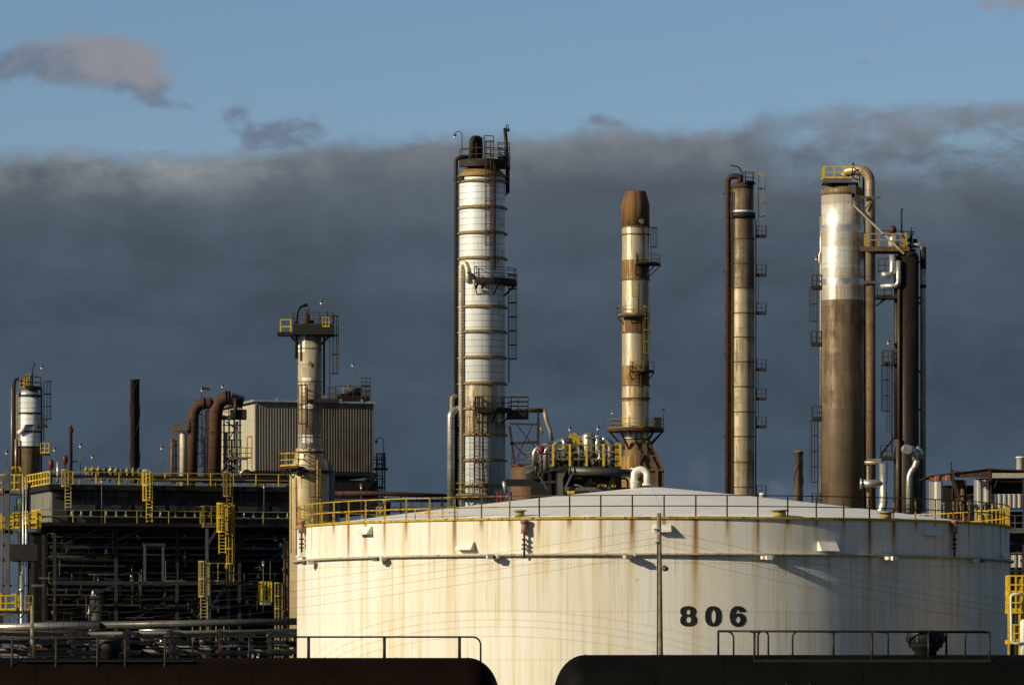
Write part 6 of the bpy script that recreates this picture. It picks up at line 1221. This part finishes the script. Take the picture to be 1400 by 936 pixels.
# ================================================================ PIPE RACK AT LOWER LEFT
def rack():
    items = [  # y0,y1 (photo rows at px 0 and 405), r, Y, x0, x1, mat, label
        (857, 850, .23, 268, -40, 136, 'pipe', 'thick silver clad pipe at lower left above the tank car'),
        (856.5, 849, .20, 268.2, 136, 430, 'pipe_dark', 'thick pipe continuing the silver clad pipe towards the tank, coloured dark as its shaded stretch'),  # same pipe further on; dark cladding colour stands in for shade
        (861.5, 860.5, .07, 272, 190, 246, 'pipe', 'short bright pipe just below the thick dark pipe'),
        (868, 861.5, .11, 262, 120, 430, 'steel_grey', 'grey pipe with a lit top edge below the thick dark pipe'),
        (874, 870.5, .10, 262, 192, 243, 'pipe', 'short silver pipe with a round end near the tank car railing'),
        (864, 864, .12, 280, -40, 150, 'pipe_brown', 'dark brown pipe below the silver clad pipe at far left'),
        (875, 875, .08, 255, -40, 45, 'pipe_dark', 'thin dark pipe at the far left above the tank car'),
        (888, 887, .11, 258, -40, 110, 'pipe_brown', 'brown pipe low at far left just above the tank car'),
        (873, 873, .07, 275, -40, 200, 'steel_dark', 'slim dark pipe in the middle of the pipe rack'),
        (879, 878, .10, 272, 190, 405, 'steel_dark', 'dark pipe at mid height in the rack left of the tank'),
        (884, 883, .06, 268, 200, 400, 'steel_grey', 'thin grey pipe low in the rack left of the tank'),
        (867, 866, .06, 285, -30, 400, 'steel_grey', 'thin grey pipe at the back of the rack'),
        (895, 894, .08, 270, -30, 400, 'pipe_dark', 'lowest dark pipe of the rack behind the tank cars')]
    for y0, y1, r, Y, x0, x1, mt, lab in items:
        f = lambda px: W(px, y0 + (y1 - y0) * px / 405.0, Y); m = MB(); a, b = f(x0), f(x1); m.tube([a, b], r, 16)
        o = tag(m.build('rack_pipe', mt, None, a), lab, 'pipe', 'pipes on the low rack')
    def bent(pts, r, mt, lab, Y=265): m = MB(); P = [W(x, y, Y) for x, y in pts]; m.tube(path(P, .4), r, 14); tag(m.build('bent_pipe', mt, None, P[0]), lab, 'pipe')
    bent([(195, 890), (281, 890), (281, 925)], .14, 'pipe_dark', 'dark pipe bending down with an elbow right of the tank car railing posts')
    bent([(341, 925), (341, 890), (352, 889), (405, 889)], .10, 'steel_grey', 'grey pipe rising and turning right at the foot of the tank')
    bent([(346, 925), (346, 893)], .08, 'silver', 'left of two short tan standpipes at the foot of the tank'); bent([(353, 925), (353, 892)], .08, 'white', 'right of two short tan standpipes at the foot of the tank')
    bent([(0, 840), (14, 838), (20, 846), (30, 843), (31, 836)], .05, 'steel_grey', 'thin looping hose hanging from the valve platform at far left', 300)
    for k, px in enumerate((10, 68, 120, 192, 250, 315, 380)):
        R = thing('pipe_trestle', ['first', 'second', 'third', 'fourth', 'fifth', 'sixth', 'seventh'][k] + ' steel support frame of the low pipe rack counted from the left', 'steel frame', W(px, 903, 265).xy.to_3d(), 'support frames of the low pipe rack')
        x = W(px, 0, 265).x; m = MB()
        for yy in (256, 286): m = MB(); m.beam((x, yy, 0), (x, yy, W(0, 853, 265).z - .3), .22); m.build('leg', 'rust_dark' if k in (1, 5) else 'black', R)
        m = MB()
        for py in (861, 872, 885): m.beam((x, 254, W(0, py, 265).z - .22), (x, 288, W(0, py, 265).z - .22), .2)
        m.build('cross_beam', 'black', R)
    R = thing('rack_equipment', 'dark jumble of valves and small lines low behind the left tank car', 'pipework', W(200, 903, 275))
    for k in range(34):
        px = random.uniform(-5, 400); py = random.uniform(864, 896); Y = random.uniform(262, 290); p = W(px, py, Y); m = MB(); q = p + Vector((random.uniform(.3, 1.6), 0, 0))
        m.tube(path([p, q, q - Vector((0, 0, random.uniform(.2, .9)))], .15), random.choice((.04, .06, .09)), 8); m.cyl(p - Vector((0, 0, .15)), p + Vector((0, 0, .2)), .11, .11, 8)
        m.build('valve', random.choice(('silver', 'steel_dark', 'steel_dark', 'pipe_dark', 'black', 'brown', 'black', 'steel_grey')), R)
    G = GF; m = MB(); p = W(200, 0, 300); m.box((p.x, 312, 2.2), (26, 1, 4.4)); tag(m.build('concrete_wall', paint('dark_block_wall', (.05, .048, .045), .9, 0, .1), None, (p.x, 312, 0)), 'long dark wall behind the pipe rack at ground level', 'wall')
    # the post pair with lamps
    for px, y0, y1, Y, lab in ((197 + 163, 768, 835, 400, 'lamp post in front of the furnace above the small yellow platform'), (139, 655, 715, 430, 'lamp post on the left part of the lower furnace walkway'), (361, 662, 712, 434, 'lamp post on the right part of the lower furnace walkway'), (494, 663, 712, 415, 'lamp post below the pipe bridge behind the left tank railing')): lamp(px, y0, y1, Y, lab)
    for px, y0, y1, Y, lab in ((9, 616, 640, 400, 'lamp post at the far left edge'), (74.5, 612, 655, 442, 'lamp post between the small silver column and the dark red vent chimney'), (110, 607, 652, 444, 'lamp post directly right of the dark red vent chimney'), (126, 622, 650, 446, 'short lamp post, second to the right of the dark red vent chimney')): lamp(px, y0, y1, Y, lab)
    for k, (px, py, mt) in enumerate(((70, 634, 'red'), (89, 628, 'red'))):
        R = thing('fire_monitor', ['left of two dark red fire monitors on the furnace top', 'right of two dark red fire monitors, beside the vent chimney'][k], 'fire monitor', W(px, 660, 443)); q = W(px, py, 443); m = MB(); m.lathe(q.x, q.y, [(q.z - .45, .1), (q.z - .3, .24), (q.z + .2, .30), (q.z + .45, .12)], 14); m.build('monitor_head', 'red', R); m = MB(); m.cyl((q.x, q.y, q.z - .4), (q.x, q.y, W(0, 660, 443).z), .1, .1, 8); m.build('stand', 'soot', R)
    for k, (x0, x1, y) in enumerate(((118, 160, 646), (150, 190, 648))):
        R = thing('roof_machinery', ['low cluster of drums and pipes on the furnace top left of the spiral chimney', 'low cluster of pale fittings on the furnace top at the foot of the spiral chimney'][k], 'machinery', W((x0 + x1) / 2, 660, 446)); m = MB(); m.tube([W(x0, y, 446), W(x1, y, 446)], .5, 14); m.build('drum', 'steel_grey', R)
        for q in range(6): m = MB(); p = W(x0 + (x1 - x0) * q / 5, y - 2, 445.2); m.cyl(p - Vector((0, 0, .9)), p + Vector((0, 0, .5)), .09, .09, 8); m.cyl(p, p + Vector((0, 0, .3)), .2, .2, 8); m.build('valve', random.choice(('silver', 'steel_grey', 'yellow_dull')), R)
    c = Col(79, 441, 'vent_pipe', 'short silver vent pipe on the furnace top near the corner', 'pipe'); m = MB(); m.cyl(c.P(79, 660), c.P(79, 631), .13, .13, 10); c.part(m, 'pipe', 'silver')
rack()

# ================================================================ STEAM
def steam():
    def vol(name, dens, seed):
        m = bpy.data.materials.new(name); m.use_nodes = True; m.node_tree.nodes.clear(); t = NT(m.node_tree); o = t.new('ShaderNodeOutputMaterial'); v = t.new('ShaderNodeVolumePrincipled'); t.l.new(v.outputs[0], o.inputs[1])
        tc = t.new('ShaderNodeTexCoord'); P = tc.outputs['Generated']; x, y, z = t.sep(P)
        d = t.m('SQRT', t.m('ADD', t.m('ADD', t.m('POWER', t.m('SUBTRACT', x, .5), 2), t.m('POWER', t.m('SUBTRACT', y, .5), 2)), t.m('POWER', t.m('SUBTRACT', z, .5), 2)))
        n = t.noise(t.xyz(t.m('MULTIPLY', x, 2.2), t.m('ADD', t.m('MULTIPLY', y, 2.2), seed), t.m('MULTIPLY', z, 2.6)), 1.5, 4, .6, .4)
        k = t.m('MULTIPLY', t.ss(t.m('SUBTRACT', n, t.m('MULTIPLY', d, .55)), .22, .52), t.ss(d, .5, .25)); t.put(v.inputs['Density'], t.m('MULTIPLY', k, dens)); v.inputs['Color'].default_value = (.9, .9, .92, 1); v.inputs['Anisotropy'].default_value = .1; return m
    for k, (px, py, w, h, d) in enumerate(((958, 648, 52, 88, .034), (1061, 676, 52, 66, .034))):
        c = W(px, py, 640); s = FP / 640; bm = bmesh.new(); bmesh.ops.create_icosphere(bm, subdivisions=3, radius=1); 
        for v in bm.verts: v.co = Vector((v.co.x * w / 2 / s, v.co.y * w / 2 / s, v.co.z * h / 2 / s))
        me = bpy.data.meshes.new('steam'); bm.to_mesh(me); bm.free(); me.materials.append(vol('steam_%d' % k, d, k * 5.0)); o = bpy.data.objects.new('steam_plume', me); C.objects.link(o); o.location = c; o['kind'] = 'stuff'; tag(o, ['faint steam wisp left of the slim tan column', 'faint steam wisp between the slim tan column and the short spiral chimney'][k], 'steam')
steam()

def added_shade_tank():  # out-of-view tank added to throw shade on the left pipe rack
    x, y, r, h = -64.0, 232.0, 18.0, 14.5
    R = thing('storage_tank', 'unseen white cylindrical storage tank added outside the left edge of the picture to cast shade', 'storage tank', (x, y, 0))
    m = MB(); m.lathe(x, y, [(0, r), (h, r)], 128, cap=False); m.build('shell', 'white', R)
    m = MB(); m.lathe(x, y, [(h - .02, r), (h + 2, .05)], 96); m.build('roof', 'white', R)
    m = MB(); m.arcrail(x, y, h, r - .05, 0, 360); m.build('guard_rail', 'yellow_rust', R)
added_shade_tank()
